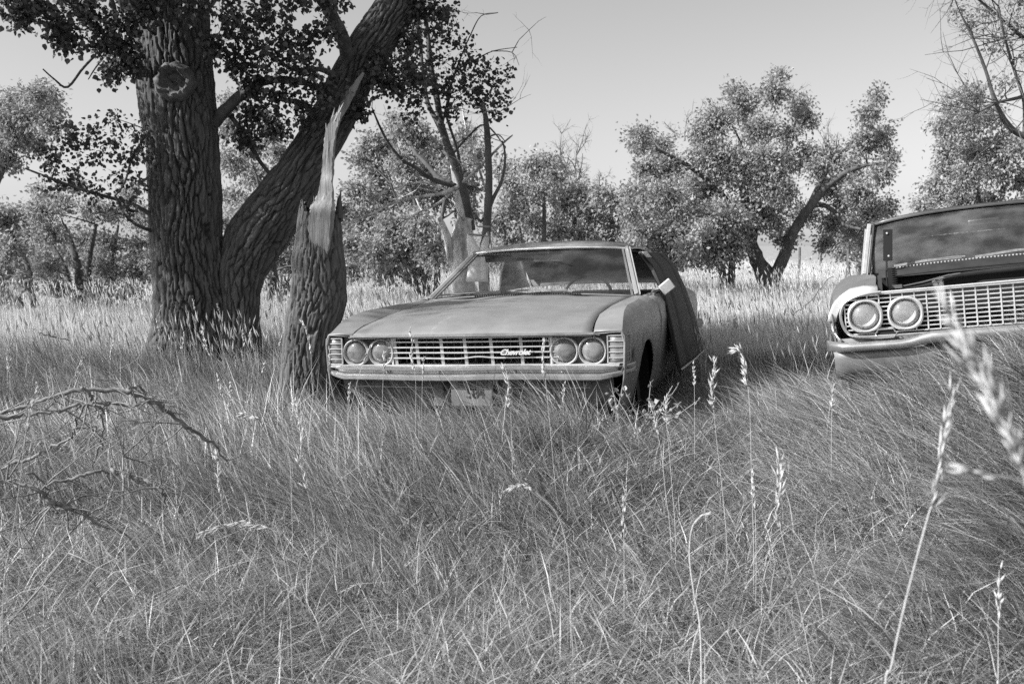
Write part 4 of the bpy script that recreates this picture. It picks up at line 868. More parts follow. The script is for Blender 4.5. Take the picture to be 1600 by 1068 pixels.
    # weed with small round leaves by the pale car's front wheel
    for px, d, seed, lb in [(1010, 5.7, 5, "leafy weed with oval leaves growing at the pale car's right front wheel"), (985, 5.4, 6, "lower leafy weed growing in front of the pale car's right headlamps")]:
        x, y, _ = W(px, 600, d); g = float(G(x, y)); root = empty("weed", (x, y, g), label=lb, cat="plant"); r_ = np.random.default_rng(seed); mb = MB(); LC = []; LD = []
        for i in range(13 if seed == 5 else 8):
            a = r_.uniform(0, 6.28); ln = r_.uniform(.1, .32); h = r_.uniform(.28, .46) * (1 if seed == 5 else .8); tip = np.array([math.cos(a) * ln, math.sin(a) * ln * .7, h]); P = [np.zeros(3), tip * np.array([.35, .35, .55]), tip]
            SP = smooth_path(P, 5); mb.tube(SP, .0028, 4, cap=False)
            for k in range(12): j = r_.integers(3, len(SP)); LC.append(SP[j]); dv = r_.normal(0, .5, 3); dv[2] += .5; LD.append(dv)
        mb.build("stems", M['twig'], root, sharp=None); V, gr, k = leaves(np.array(LC), np.array(LD), r_.uniform(.016, .034, len(LC)), r_, 'near')
        npmesh("leaves", V, gr, M['leafB'], root, shade=np.repeat(r_.random(len(LC)), k))
M['dullrib'] = mat('dull_rib', .22, .5, v2=.38, scale=20)
M['bright'] = mat('bright_trim', .62, .38, metal=.3, v2=.78, scale=9)
# ------------------------------------------------------------------ cars
def car_root(name, car, label):
    (x, y, z), (p, r, yw) = car
    return empty(name, (x, y, z), tuple(math.radians(a) for a in (p, r, yw)), label=label, cat="car")

def side_rows(y, T, sgn):
    """outer skin section of the body side from the hood gap outward and down"""
    xg = ipo(y, T['xg']); zg = ipo(y, T['zc']) - ipo(y, T['zd'])
    xc = ipo(y, T['xc']); zf = ipo(y, T['zf']); xw = ipo(y, T['xw']); zw = ipo(y, T['zw'])
    zb = T['rocker']
    for ya, ra in T['arch']:
        if abs(y - ya) < ra: zb = max(zb, T['az'] + math.sqrt(ra * ra - (y - ya) ** 2) * T['asq'])
    top = [(xg - .002, zg - .035), (xg, zg), (xg * .4 + xc * .6, zg * .35 + zf * .65 + .002), (xc, zf), (xc + (xw - xc) * .45, zf - .022), (xc + (xw - xc) * .8, zf * .62 + zw * .38), (xw, zw)]
    low = [(xw - .004, .62), (xw - .012, .52), (xw - .03, .42), (xw - .055, .32), (xw - .075, T['rocker'])]
    pts = top + [(x, z) for x, z in low]
    # slide the lower points up to the arch
    out = []
    for x, z in pts:
        if z < zb:
            x2 = float(np.interp(zb, [p[1] for p in pts[::-1]], [p[0] for p in pts[::-1]])); out.append((x2, zb))
        else: out.append((x, z))
    return [(sgn * x, y, z) for x, z in out]

def stations(a, b, n, extra=()):
    s = list(np.linspace(a, b, n)) + [e for e in extra if a < e < b]; return sorted(s)

def body_side(root, T, m, name, a, b, sgn, top=True, n=28, pmat=None):
    ex = []
    for ya, ra in T['arch']: ex += [ya - ra + .001, ya + ra - .001, ya - ra * .96, ya + ra * .96, ya - ra * .85, ya + ra * .85]
    rows = [side_rows(y, T, sgn) for y in stations(a, b, n, ex)]
    if not top: rows = [r[3:] for r in rows]
    return MB().grid(rows).build(name, pmat or m, root, thick=.008, sharp=28)

def wheel(root, x, y, z, R=.345, w=.2, cap=True):
    s = 1 if x > 0 else -1
    o = MB().lathe((x, y, z), [(.16, -.09 * s), (.19, -.02 * s), (.19, .07 * s), (.12, .09 * s), (.09, .10 * s), (.0, .115 * s)], 28, axis='x').build("wheel", M['rust'], root)
    t = MB().lathe((x, y, z), [(.19, -w / 2), (R - .03, -w / 2), (R, -w / 2 + .03), (R, w / 2 - .03), (R - .03, w / 2), (.19, w / 2)], 36, axis='x').build("tyre", M['rubber'], o)
    return o

def headlamp(root, c, r, bez_r, sq, flat, mb_bez=None, tilt=0, prot=0.0):
    """round sealed beam with its bezel"""
    x, y, z = c
    b = MB().lathe((x, y, z), [(bez_r * .99, .04), (bez_r, .0), (bez_r * .97, -.012), (r * 1.18, -.016), (r * 1.10, -.008), (r * 1.05, .012)], 48, sq=0).build("headlight", M['alu'], root)
    if sq or flat:
        me = b.data; n = 48
        for k, v in enumerate(me.vertices):
            ring = k // n
            if ring <= 3:
                dx, dz = v.co.x - x, v.co.z - z; a = math.atan2(dz, dx); q = math.hypot(dx, dz)
                e = 2 + sq; q2 = q / (abs(math.cos(a)) ** e + abs(math.sin(a)) ** e) ** (1 / e)
                wgt = 1 if ring < 3 else .35; q = q * (1 - wgt) + q2 * wgt
                v.co.x = x + q * math.cos(a); v.co.z = z + q * math.sin(a) * (1 + (flat if wgt == 1 else 0))
    MB().lathe((x, y, z), [(r * 1.04, .012), (r * 1.0, .004), (r * .97, .006), (r * .95, .014)], 48).build("retaining_ring", M['chrome'], b)
    MB().lathe((x, y, z), [(r * .97, .010), (r * .8, .035), (r * .5, .06), (r * .2, .072), (0, .075)], 40).build("reflector", M['bowl'], b)
    MB().lathe((x, y, z), [(r * .96, .010), (r * .9, -.004), (r * .7, -.014), (r * .4, -.020), (0, -.022)], 40).build("lens", M['lens'], b)
    return b

def text_mesh(name, s, size, loc, rot, m, parent, ext=.004, shear=.0, bold=0.0, xs=1.0):
    cu = bpy.data.curves.new(name, 'FONT'); cu.body = s; cu.size = size; cu.extrude = ext; cu.shear = shear; cu.offset = bold; cu.align_x = 'CENTER'; cu.align_y = 'CENTER'
    cu.space_character = .92
    t = bpy.data.objects.new(name, cu); COL.objects.link(t)
    dg = bpy.context.evaluated_depsgraph_get(); me = bpy.data.meshes.new_from_object(t.evaluated_get(dg)); bpy.data.objects.remove(t)
    o = bpy.data.objects.new(name, me); COL.objects.link(o); me.materials.clear(); me.materials.append(m); o.parent = parent; o.location = loc; o.rotation_euler = rot; o.scale = (xs, 1, 1)
    return o

def roof_grid(T):
    rows = []
    for y, zc, hw, ze in T:
        row = []
        for k in range(15):
            u = -1 + 2 * k / 14; au = abs(u); row.append((hw * math.sin(u * math.pi / 2 * .999) ** 1 if False else hw * (u * .72 + .28 * math.copysign(au ** .6, u) if au else 0), y, ze + (zc - ze) * (1 - au ** 2.6)))
        rows.append(row)
    return rows

def interior(root, zs, yb, wheel_c, m):
    mb = MB(); mb.box((0, 2.95, .27), (1.72, 2.9, .04)); mb.box((0, 4.35, .55), (1.5, .05, .62)); mb.build("floor_pan", M['dark'], root)
    MB().box((0, 1.83, .84), (1.52, .34, .22)).build("dashboard", M['inter'], root, bevel=.04)
    for y, n in ((2.75, "front_seat"), (3.75, "rear_seat")):
        mb = MB(); mb.box((0, y, .45), (1.36, .5, .2)); mb.bar((0, y + .25, .45), (0, y + .42, .86 if y < 3 else .90), 1.34, .15); mb.build(n, m, root, bevel=.04)
    cx, cy, cz = wheel_c; mb = MB(); P = []
    for k in range(33):
        a = 2 * math.pi * k / 32; P.append((cx + .2 * math.cos(a), cy + .2 * math.sin(a) * .42, cz + .2 * math.sin(a) * .9))
    mb.tube(P, .012, 8, cap=False); mb.tube([(cx - .19, cy, cz), (cx, cy - .03, cz - .02), (cx + .19, cy, cz)], .01, 6); mb.tube([(cx, cy - .02, cz), (cx, cy - .4, cz - .16)], .03, 8)
    mb.build("steering_wheel", M['black'], root)

def wiper(root, pts, m, nm="wiper"):
    mb = MB(); mb.tube(pts[:3], [.008, .006, .005], 6); mb.bar(pts[2], pts[3], .012, .014); mb.bar(pts[2], pts[4], .012, .014)
    mb.build(nm, m, root)

def car_a():
    root = car_root("pale_car", CAR_A, "pale faded two door sedan with four round headlamps parked beside the snapped trunk")
    T = dict(zc=[(0, .812), (.05, .835), (.15, .865), (.4, .905), (.8, .94), (1.2, .965), (1.5, .985), (1.7, .99), (4.2, .95), (5.3, .87)],
             zd=[(0, .012), (.3, .022), (1.5, .03), (5.3, .03)],
             xg=[(0, .80), (.1, .79), (.4, .765), (.8, .77), (1.2, .79), (1.5, .82), (1.62, .84), (3, .80), (5.3, .76)],
             xc=[(0, .965), (.05, .962), (.3, .935), (.6, .915), (1.2, .91), (1.6, .915), (3, .925), (3.8, .93), (5.3, .90)],
             zf=[(0, .800), (.05, .812), (.15, .862), (.3, .903), (.5, .928), (1.1, .945), (1.6, .950), (3, .945), (3.7, .955), (4.3, .94), (5.3, .87)],
             xw=[(0, .985), (.1, .995), (.4, 1.0), (1.2, 1.012), (2.5, 1.005), (4.6, 1.0), (5.1, .98), (5.35, .93)],
             zw=[(0, .73), (.3, .76), (1.2, .78), (3, .78), (5.3, .74)], rocker=.235, arch=[(.86, .385), (3.88, .36)], az=.30, asq=1.0)
    P = M['paint']
    # hood: crown with a centre crease and a rolled front lip
    rows = []
    ys = [-.012, -.014, -.004, .02, .06, .12, .2, .3, .45, .6, .8, 1.0, 1.2, 1.36, 1.46]
    for j, y in enumerate(ys):
        yy = max(0, y); xg = ipo(yy, T['xg']) - .013; zc = ipo(yy, T['zc']); zd = ipo(yy, T['zd']); row = []
        for k in range(25):
            u = -1 + k / 12; z = zc - zd * abs(u) ** 2.2 + .006 * math.exp(-(u / .05) ** 2) * min(1, yy * 4) - .010 * math.exp(-((abs(u) - .55) / .12) ** 2) * min(1, yy * 3)
            yo = y - .035 * (1 - abs(u) ** 1.6) * (1 - min(1, yy / .5)) + (.05 * max(0, abs(u) - .9) if yy > 1 else 0)
            if j == 0: z -= .030
            if j == 1: z -= .010
            row.append((u * xg, yo, z + .0015 * math.sin(u * 9 + y * 7)))
        rows.append(row)
    MB().grid(rows).build("hood", P, root, thick=.006, sharp=40)
    MB().bar((-.80, -.020, .792), (0, -.056, .792), .02, .014).bar((0, -.056, .792), (.80, -.020, .792), .02, .014).build("hood_lip_trim", M['chrome'], root)
    for s in (-1, 1):
        f = body_side(root, T, P, "front_fender", .0, 1.545, s, n=40)
        body_side(root, T, P, "door", 1.555, 3.03, s, n=14, top=False)
        body_side(root, T, P, "rear_fender", 3.04, 5.32, s, n=40, top=False)
        # fender front face round the lamps
        MB().grid([[(s * .80, .0, .788), (s * .90, .0, .795), (s * .965, 0, .80), (s * .985, 0, .73), (s * .981, 0, .60), (s * .96, .0, .55)], [(s * .80, .02, .786), (s * .885, .02, .786), (s * .955, .02, .789), (s * .972, .02, .73), (s * .968, .02, .60), (s * .95, .02, .56)]]).build("fender_end", P, root, thick=.004)
        # inner arch
        MB().lathe((s * .74, .86, .3), [(.375, -.17 if s > 0 else -.17), (.40, .22 if s < 0 else .22)], 24, axis='x').build("wheel_well", M['dark'], root)
        wheel(root, s * .80, .86, .20); wheel(root, s * .79, 3.88, .16)
        # pillar and chrome edges of the windshield
        A0, A1 = Vector((s * .835, 1.60, .955)), Vector((s * .655, 2.30, 1.325))
        mb = MB(); mb.bar(A0, A1, .05, .035, upv=(s, 0, .3)); mb.build("windshield_pillar", P, root, bevel=.006)
        MB().bar(A0 + Vector((-s * .034, -.028, .0)), A1 + Vector((-s * .034, -.028, .0)), .016, .014).build("pillar_trim", M['chrome'], root)
        MB().bar(A0 + Vector((s * .020, -.008, .0)), A1 + Vector((s * .022, -.008, .0)), .010, .03).build("drip_rail", M['alu'], root)
        # rear roof pillar: a swept sail panel
        rows = []
        for t in np.linspace(0, 1, 9):
            a = Vector((s * (.865 - .20 * t), 3.72 - .42 * t ** 1.6 - .12 * math.sin(t * 3.1), .955 + .36 * t)); b = Vector((s * (.83 - .17 * t), 4.78 - 1.15 * t, .975 + .33 * t)); rows.append([a, a.lerp(b, .33) + Vector((s * .012, 0, 0)), a.lerp(b, .66) + Vector((s * .012, 0, 0)), b])
        MB().grid(rows).build("rear_pillar", P, root, thick=.03)
        # side glass rail and interior door skins
        MB().box((s * .87, 2.35, .62), (.05, 1.6, .62)).build("door_trim", M['inter'], root)
        MB().box((s * .895, 2.66, .952), (.03, 2.2, .02)).build("belt_moulding", M['chrome'], root)
    # cowl
    rows = []
    for y, dz in ((1.468, 0), (1.5, .004), (1.56, .0), (1.64, -.012)):
        rows.append([(u * (.815 if y < 1.6 else .84), y + .05 * (abs(u) ** 2) - .02, .987 + dz - .032 * abs(u) ** 2.2) for u in np.linspace(-1, 1, 21)])
    MB().grid(rows).build("cowl", P, root, thick=.004)
    mb = MB()
    for k in range(46):
        u = -.46 + k * .0205; x = u * .9
        if -.5 < u < .5: mb.box((x, 1.452 + .05 * u * u, .992 - .03 * abs(u) ** 2.2), (.009, .022, .006))
    mb.build("cowl_vent", M['dark'], root)
    # roof with header
    RT = [(2.20, 1.345, .655, 1.318), (2.235, 1.372, .668, 1.325), (2.32, 1.388, .675, 1.328), (2.6, 1.402, .68, 1.33), (2.95, 1.405, .68, 1.325), (3.3, 1.388, .67, 1.31), (3.6, 1.345, .65, 1.285)]
    rows = roof_grid(RT)
    for k, p in enumerate(rows[0]): u = -1 + 2 * k / 14; rows[0][k] = (p[0], p[1] + .10 * u * u - .03, p[2])
    for k, p in enumerate(rows[1]): u = -1 + 2 * k / 14; rows[1][k] = (p[0], p[1] + .08 * u * u - .025, p[2])
    MB().grid(rows).build("roof", mat("roof_paint", .13, .6, v2=.24, scale=5, bump=.1, bscale=90, thr=(.4, .62)), root, thick=.02, sharp=50)
    MB().grid([[(x, y + .05, z - .03) for x, y, z in r] for r in roof_grid(RT)[1:]]).build("headliner", M['headl'], root, thick=.004)
    for s in (-1, 1): MB().tube([(s * .668, 2.22, 1.318), (s * .69, 2.6, 1.328), (s * .69, 3.0, 1.32), (s * .68, 3.35, 1.30)], .009, 6).build("roof_rail", M['alu'], root)
    # header trim
    mb = MB(); mb.tube([(u * .645, 2.165 + .10 * u * u, 1.330 + .022 * (1 - abs(u) ** 2.6) - .006) for u in np.linspace(-1, 1, 17)], .010, 6); mb.build("windshield_trim", M['alu'], root)
    # windshield
    rows = []
    for t in np.linspace(0, 1, 9):
        rows.append([(u * (.80 - .165 * t), 1.50 + .67 * t + (.13 - .02 * t) * u * u, .975 + .355 * t - .028 * abs(u) ** 2.4 * (1 - t) + .015 * math.sin(t * 3.14)) for u in np.linspace(-1, 1, 21)])
    MB().grid(rows).build("windshield", M['glass'], root, sharp=None)
    mb = MB(); mb.tube([(u * .81, 1.492 + .13 * u * u, .985 - .028 * abs(u) ** 2.4) for u in np.linspace(-1, 1, 17)], .008, 6); mb.build("windshield_seal", M['rubber'], root)
    # rear window, parcel shelf, deck
    rows = []
    for t in np.linspace(0, 1, 7): rows.append([(u * (.78 - .16 * t), 4.72 - 1.12 * t - .06 * u * u * 0, .985 + .35 * t - .02 * u * u) for u in np.linspace(-1, 1, 11)])
    MB().grid(rows).build("rear_window", M['glass'], root, sharp=None)
    MB().box((0, 4.35, .895), (1.5, .7, .03)).build("parcel_shelf", M['inter'], root)
    rows = [[(u * .80, y, ipo(y, T['zc']) - .03 * u * u) for u in np.linspace(-1, 1, 13)] for y in (4.70, 4.9, 5.1, 5.25, 5.33)]; rows.append([(x, 5.36, z - .1) for x, y, z in rows[-1]]); rows.append([(x, 5.34, .45) for x, y, z in rows[-1]])
    MB().grid(rows).build("trunk_lid", P, root, thick=.006)
    MB().tube([(-.98, 5.36, .5), (-.9, 5.45, .5), (0, 5.5, .5), (.9, 5.45, .5), (.98, 5.36, .5)], .055, 8).build("rear_bumper", M['chrome'], root)
    interior(root, 1, 4.3, (.38, 1.95, .93), M['inter'])
    mb = MB(); mb.box((.0, 2.24, 1.265), (.25, .02, .06)); mb.tube([(0, 2.24, 1.29), (0, 2.22, 1.34)], .006, 5); mb.build("rear_view_mirror", M['chrome'], root, bevel=.012)
    mb = MB(); mb.box((-.36, 2.27, 1.29), (.42, .015, .10), Euler((.5, 0, 0)).to_matrix()); mb.build("sun_visor", M['headl'], root, bevel=.006)
    # undertray so that nothing shows through
    MB().box((0, 2.6, .235), (1.7, 4.9, .03)).build("underbody", M['rust'], root); MB().box((0, 1.5, .6), (1.6, .03, .66)).box((0, .75, .78), (1.4, 1.2, .02)).build("firewall", M['dark'], root)
    for i in (0, 1): pass
    # --- front end
    MB().box((0, .16, .66), (1.92, .02, .30)).build("radiator_panel", M['dark'], root)
    mb = MB()   # shelf above and below the lamps and the closing sides
    mb.box((0, .075, .782), (1.66, .13, .01)); mb.box((0, .06, .598), (1.90, .16, .012))
    for s in (-1, 1): mb.box((s * .525, .07, .69), (.012, .12, .17))
    mb.build("grille_surround", M['alu'], root)
    def gy(x): return .000 - .035 * (1 - min(1, abs(x) / .55))
    mb = MB(); zz = [.748, .714, .680, .646]
    for j, z in enumerate(zz):
        xs = np.linspace(-.515, .515, 35); pts = []
        for x in xs:
            sag = (.011 * math.exp(-((x - .06) / .075) ** 2) if j == 3 else 0) - (.003 if j == 3 else 0) * math.exp(-((x + .1) / .2) ** 2)
            pts.append((x, gy(x) + .018, z + sag))
        for a, b in zip(pts[:-1], pts[1:]): mb.bar(a, b, .022, .0075)
    for x in (-.515, -.36, -.19, -.03, .14, .33, .515):
        mb.bar((x, gy(x) + .022, .775), (x + .012, gy(x) + .026, .604), .008, .02)
    mb.bar((-.52, gy(.5) + .01, .775), (0, gy(0) + .01, .775), .02, .008); mb.bar((0, gy(0) + .01, .775), (.52, gy(.5) + .01, .775), .02, .008)
    mb.build("grille", M['alu'], root)
    mb = MB()
    for k in range(22):
        x = -.49 + k * .0467; mb.box((x, .06, .69), (.004, .03, .15))
    mb.build("grille_mesh", M['black'], root)
    for s in (-1, 1):
        mb = MB()
        mb.box((s * .545, .03, .69), (.05, .012, .155))
        for k in range(5): mb.box((s * (.528 + k * .0085), .02, .69), (.003, .01, .15))
        for k in range(4): mb.box((s * .545, .018, .748 - k * .034), (.048, .014, .005))
        mb.build("lamp_side_panel", M['alu'], root)
        mb = MB(); mb.box((s * .688, .045, .69), (.37, .01, .18)); mb.build("lamp_panel", M['inter'], root)
        for x in ((-.782, -.604) if s < 0 else (.606, .782)): headlamp(root, (x, .018, .682), .070, .088, .25, .0)
        # wraparound corner lamp with chrome ribs
        def cpath(z, o=0):
            return [(s * (.878), .022 - o, z), (s * .925, .014 - o, z), (s * (.966 + o * .5), .020 - o * .7, z), (s * (.984 + o), .05, z), (s * (.990 + o), .11, z)]
        mb = MB(); mb.grid([cpath(z) for z in (.612, .65, .70, .74, .772)]); L_ = mb.build("corner_lamp", M['amber'], root, thick=.006)
        mb = MB()
        for z in (.775, .741, .707, .673, .639, .608): mb.tube(cpath(z, .007), .0042, 6)
        mb.build("lamp_rib", M['dullrib'], L_)
        for kk in (-1, 0): MB().tube([cpath(.775, .008)[kk], cpath(.608, .008)[kk]], .006, 6).build("lamp_frame", M['dullrib'], L_)
    text_mesh("script_emblem", "Chevrolet", .047, (.30, -.022, .680), (math.pi / 2, 0, math.radians(3)), mat("emblem_metal", .48, .5, v2=.62, scale=12), root, .005, .45, .0016, 1.08)
    # bumper: two bright ledges with a dark groove, ends turned up and back
    prof = [(.05, .598), (-.028, .597), (-.040, .590), (-.040, .577), (.012, .572), (.012, .552), (-.050, .547), (-.062, .538), (-.062, .518), (-.045, .508), (.05, .506)]
    rows = []
    for x in np.concatenate([np.linspace(-1.03, -.84, 10), np.linspace(-.8, .8, 25), np.linspace(.84, 1.03, 10)]):
        e = max(0, abs(x) - .84) / .19; vy = -.045 * (1 - min(1, abs(x) / .85)) ; sink = 1 - .45 * e
        rows.append([(x, py * (1 - .4 * e) + vy + .13 * e ** 2.2, .556 + (pz - .556) * sink + .022 * e + (.003 * math.sin(x * 6))) for py, pz in prof])
    MB().grid(rows).build("front_bumper", M['chrome'], root, thick=.004, sharp=50)
    for x in (-.55, -.2, .12, .3, .6): MB().lathe((x, -.028, .561), [(.0, -.012), (.007, -.009), (.009, .0)], 10).build("bumper_bolt", M['chrome'], root)
    MB().grid([[(x, .01 + dy, z) for x in np.linspace(-.9, .9, 13)] for dy, z in ((.05, .505), (.07, .44), (.12, .36), (.2, .28))]).build("front_valance", M['rust'], root, thick=.01)
    MB().bar((-.78, .03, .462), (-.24, .02, .455), .012, .006).build("valance_strip", M['dullrib'], root); MB().bar((.15, .02, .452), (.76, .03, .455), .012, .006).build("valance_strip", M['dullrib'], root)
    for x in (-.22, .24): MB().box((x, .03, .42), (.07, .05, .17)).build("bumper_bracket", M['rust'], root, bevel=.01)
    # number plate with its slotted top
    pl = MB().box((.02, -.050, .425), (.27, .004, .155)).build("number_plate", M['plate'], root, bevel=.002)
    mb = MB(); 
    for z in (.492, .481, .470): mb.box((.03, -.0545, z), (.20, .003, .0035))
    mb.build("plate_slots", M['ink'], pl)
    text_mesh("plate_number", "584", .088, (.045, -.0545, .425), (math.pi / 2, 0, 0), M['ink'], pl, .0015, 0, .001, 1.0)
    # wipers
    wiper(root, [(-.50, 1.50, 1.0), (-.62, 1.49, 1.0), (-.40, 1.475, 1.012), (-.74, 1.55, .995), (-.20, 1.455, 1.012)], M['black'])
    wiper(root, [(.36, 1.46, 1.0), (.30, 1.455, 1.01), (.05, 1.455, 1.022), (-.12, 1.46, 1.02), (.32, 1.455, 1.016)], M['twig'])
    # wing mirror on its bent arm
    mb = MB(); mb.tube([(.90, 1.86, .958), (.93, 1.82, .99), (.985, 1.80, 1.005)], .010, 6); mb.box((.905, 1.87, .956), (.05, .10, .02)); mm = mb.build("wing_mirror", M['chrome'], root)
    MB().box((1.035, 1.80, 1.012), (.105, .028, .088), Euler((.1, math.radians(-38), math.radians(12))).to_matrix()).build("mirror_head", mat("mirror_back", .36, .5, v2=.55, scale=12), mm, bevel=.008)
    # rust hole and hanging fender corner
    MB().grid([[(.972, .30, .56), (.98, .36, .60)], [(.955, .30, .45), (.965, .36, .45)], [(.90, .20, .33), (.91, .28, .33)]]).build("loose_fender_edge", P, root, thick=.006)
    mb = MB(); mb.add([(1.005, .19, .66), (1.006, .215, .69), (1.007, .225, .63), (1.004, .20, .59), (1.004, .18, .61)], [(0, 1, 2, 3, 4)]); mb.build("rust_hole", M['rust'], root, thick=.003)
    return root

def leaning_panel():
    """the dark ribbed body panel propped against the car's far side"""
    (x, y, z), (p, r, yw) = CAR_A; root = empty("scrap_bodywork", (x, y, z), tuple(math.radians(a) for a in (p, r, yw)), label="dark ribbed sheet metal panel propped upright against the side of the pale car", cat="scrap metal")
    def S(u, v):   # u 0 (front edge) .. 1 (rear edge), v 0 (top) .. 1 (bottom)
        vv = [0, .15, .4, .62, .85, 1.1]
        front = np.array([np.interp(v, vv, [.79, .87, .98, 1.04, 1.10, 1.16]), np.interp(v, vv, [2.14, 2.25, 2.05, 1.93, 1.79, 1.66]), np.interp(v, vv, [1.286, 1.163, .947, .74, .519, .26])])
        rear = np.array([np.interp(v, vv, [.82, .87, .98, 1.06, 1.12, 1.17]), np.interp(v, vv, [3.36, 3.86, 3.80, 3.83, 3.75, 3.7]), np.interp(v, vv, [1.277, 1.176, .94, .68, .46, .24])])
        q = front * (1 - u) + rear * u; q[0] += .012 * math.sin(math.pi * u)
        for c in (.25, .75): q[0] += -.022 * math.exp(-((u - c) / .03) ** 2)
        return q
    rows = [[S(u, v) for u in np.linspace(0, 1, 41)] for v in np.linspace(0, 1, 22)]
    MB().grid(rows).build("panel", M['paintd'], root, thick=.012, sharp=60)
    mb = MB()
    for u in (0.015, .985): mb.tube([S(u, v) + np.array([-.012, 0, 0]) for v in np.linspace(0, 1, 12)], .014, 6)
    mb.tube([S(u, .99) for u in np.linspace(0, 1, 8)], .014, 6); mb.build("rolled_edge", M['black'], root)
    mb = MB(); mb.grid([[S(u, v) + np.array([.009, -.004, .006]) for u in np.linspace(.0, .22, 8)] for v in (0.0, .03, .06)]); mb.build("peeled_edge", mat("peeled_metal", .4, .5, v2=.6, scale=20), root, thick=.003)

def car_b():
    root = car_root("dark_car", CAR_B, "dark sedan with no hood, toothy chrome grille and dusty windshield, cut by the right edge")
    T = dict(zc=[(0, .80), (.3, .90), (.8, .93), (1.5, .955), (5.3, .93)], zd=[(0, .01), (.3, .015), (5.3, .02)],
             xg=[(0, .73), (.3, .72), (1.0, .74), (1.45, .76), (5.3, .76)], xc=[(0, .86), (.1, .87), (.3, .875), (1.5, .875), (5.3, .88)],
             zf=[(0, .80), (.06, .815), (.2, .835), (.5, .875), (1.0, .925), (1.5, .945), (3, .95), (5.3, .91)],
             xw=[(0, .945), (.1, .955), (.4, .97), (1.2, .98), (3, .985), (5.3, .95)], zw=[(0, .70), (.3, .76), (5.3, .76)], rocker=.25, arch=[(.92, .36), (3.95, .34)], az=.33, asq=1.0)
    P = M['blacktop']; D = M['black']
    for s in (-1, 1):
        body_side(root, T, P, "front_fender", .03, 1.48, s, n=34)
        body_side(root, T, P, "front_door", 1.49, 2.55, s, n=10, top=False); body_side(root, T, P, "rear_door", 2.56, 3.5, s, n=10, top=False); body_side(root, T, P, "rear_fender", 3.51, 5.3, s, n=34, top=False)
        wheel(root, s * .78, .92, .30); wheel(root, s * .78, 3.95, .30)
        MB().lathe((s * .72, .92, .33), [(.35, -.15), (.37, .2)], 24, axis='x').build("wheel_well", M['dark'], root)
        MB().box((s * .70, .8, .72), (.02, 1.25, .34)).build("inner_fender", D, root)
        # bright eyebrow along the fender's front edge
        lip = [(s * .715, .012, .803), (s * .78, .010, .806), (s * .84, .012, .800), (s * .885, .018, .780), (s * .92, .030, .745), (s * .942, .045, .70), (s * .952, .055, .665)]
        mb = MB(); rows = []
        for i, q in enumerate(lip):
            a = [0, .12, .5, .9, 1.25, 1.45, 1.5][i]; ox, oz = math.sin(a) * s, math.cos(a); hh = .023
            rows.append([(q[0] + ox * hh, q[1] + .075, q[2] + oz * hh + .012 * (i < 3)), (q[0] + ox * hh, q[1] + .0, q[2] + oz * hh), (q[0] + ox * hh * .6, q[1] - .012, q[2] + oz * hh * .6), (q[0] - ox * hh * .8, q[1] - .012, q[2] - oz * hh * .8), (q[0] - ox * hh, q[1] + .02, q[2] - oz * hh)])
        mb.grid(rows); mb.build("fender_eyebrow", M['bright'], root, thick=.003, sharp=50)
        # lower wrap of the front corner
        mb = MB(); mb.grid([[(s * .955, .05, .665), (s * .965, .12, .665)], [(s * .95, .04, .62), (s * .963, .12, .62)], [(s * .93, .02, .585), (s * .958, .12, .58)], [(s * .90, .0, .555), (s * .955, .12, .555)]]); mb.build("fender_corner", M['chrome'], root, thick=.006)
        for x in (.785, .590): headlamp(root, (s * x, .002, .680), .067, .087, .55, -.02)
        # windshield pillar and vent frame
        A0, A1 = Vector((s * .79, 1.52, .945)), Vector((s * .735, 2.12, 1.315))
        MB().bar(A0, A1, .03, .03, upv=(s, 0, .3)).build("windshield_pillar", M['alu'], root, bevel=.006)
        MB().bar(A0 + Vector((-s * .03, -.02, 0)), A1 + Vector((-s * .03, -.02, 0)), .012, .02).build("pillar_seal", M['rubber'], root)
        MB().bar((s * .80, 2.55, .94), (s * .74, 2.55, 1.32), .03, .06, upv=(s, 0, 0)).build("door_pillar", M['alu'], root)
        MB().grid([[(s * .82, 3.6, .94), (s * .80, 4.2, .95)], [(s * .735, 3.5, 1.32), (s * .70, 3.8, 1.31)]]).build("rear_pillar", P, root, thick=.03)
        MB().box((s * .86, 2.5, .62), (.05, 1.9, .6)).build("door_trim", M['inter'], root)
        # bonnet hinge standing up with no bonnet on it
        if s < 0:
            mb = MB(); mb.box((s * .632, 1.33, 1.115), (.056, .010, .20), Euler((-.05, math.radians(4), 0)).to_matrix()); h = mb.build("hood_hinge", M['dark'], root, bevel=.003)
            mb = MB(); mb.tube([(s * .645, 1.33, 1.03), (s * .648, 1.32, .99), (s * .650, 1.28, .95)], .007, 6); mb.box((s * .625, 1.24, .90), (.045, .03, .13)); mb.tube([(s * .655, 1.24, .95), (s * .655, 1.22, .84)], .006, 6)
            for k in range(9): mb.tube([(s * .61 + .018 * math.cos(a), 1.235 + .018 * math.sin(a), .84 + k * .014 + a * .002) for a in np.linspace(0, 6.28, 9)], .003, 4)
            mb.build("hinge_spring", M['dark'], h); MB().lathe((s * .632, 1.325, 1.19), [(0, -.006), (.006, -.005), (.007, 0)], 10).lathe((s * .632, 1.325, 1.045), [(0, -.006), (.006, -.005), (.007, 0)], 10).build("hinge_bolt", M['alu'], h)
        else:
            mb = MB(); mb.box((s * .632, 1.33, 1.115), (.056, .010, .20)); mb.tube([(s * .645, 1.33, 1.03), (s * .65, 1.28, .88)], .01, 6); mb.build("hood_hinge", D, root)
    # engine bay
    MB().box((0, 1.40, .68), (1.40, .03, .46)).box((0, .8, .42), (1.40, 1.2, .03)).build("firewall", M['dark'], root)
    MB().box((0, .38, .60), (1.36, .03, .36)).build("radiator", M['paintd'], root)
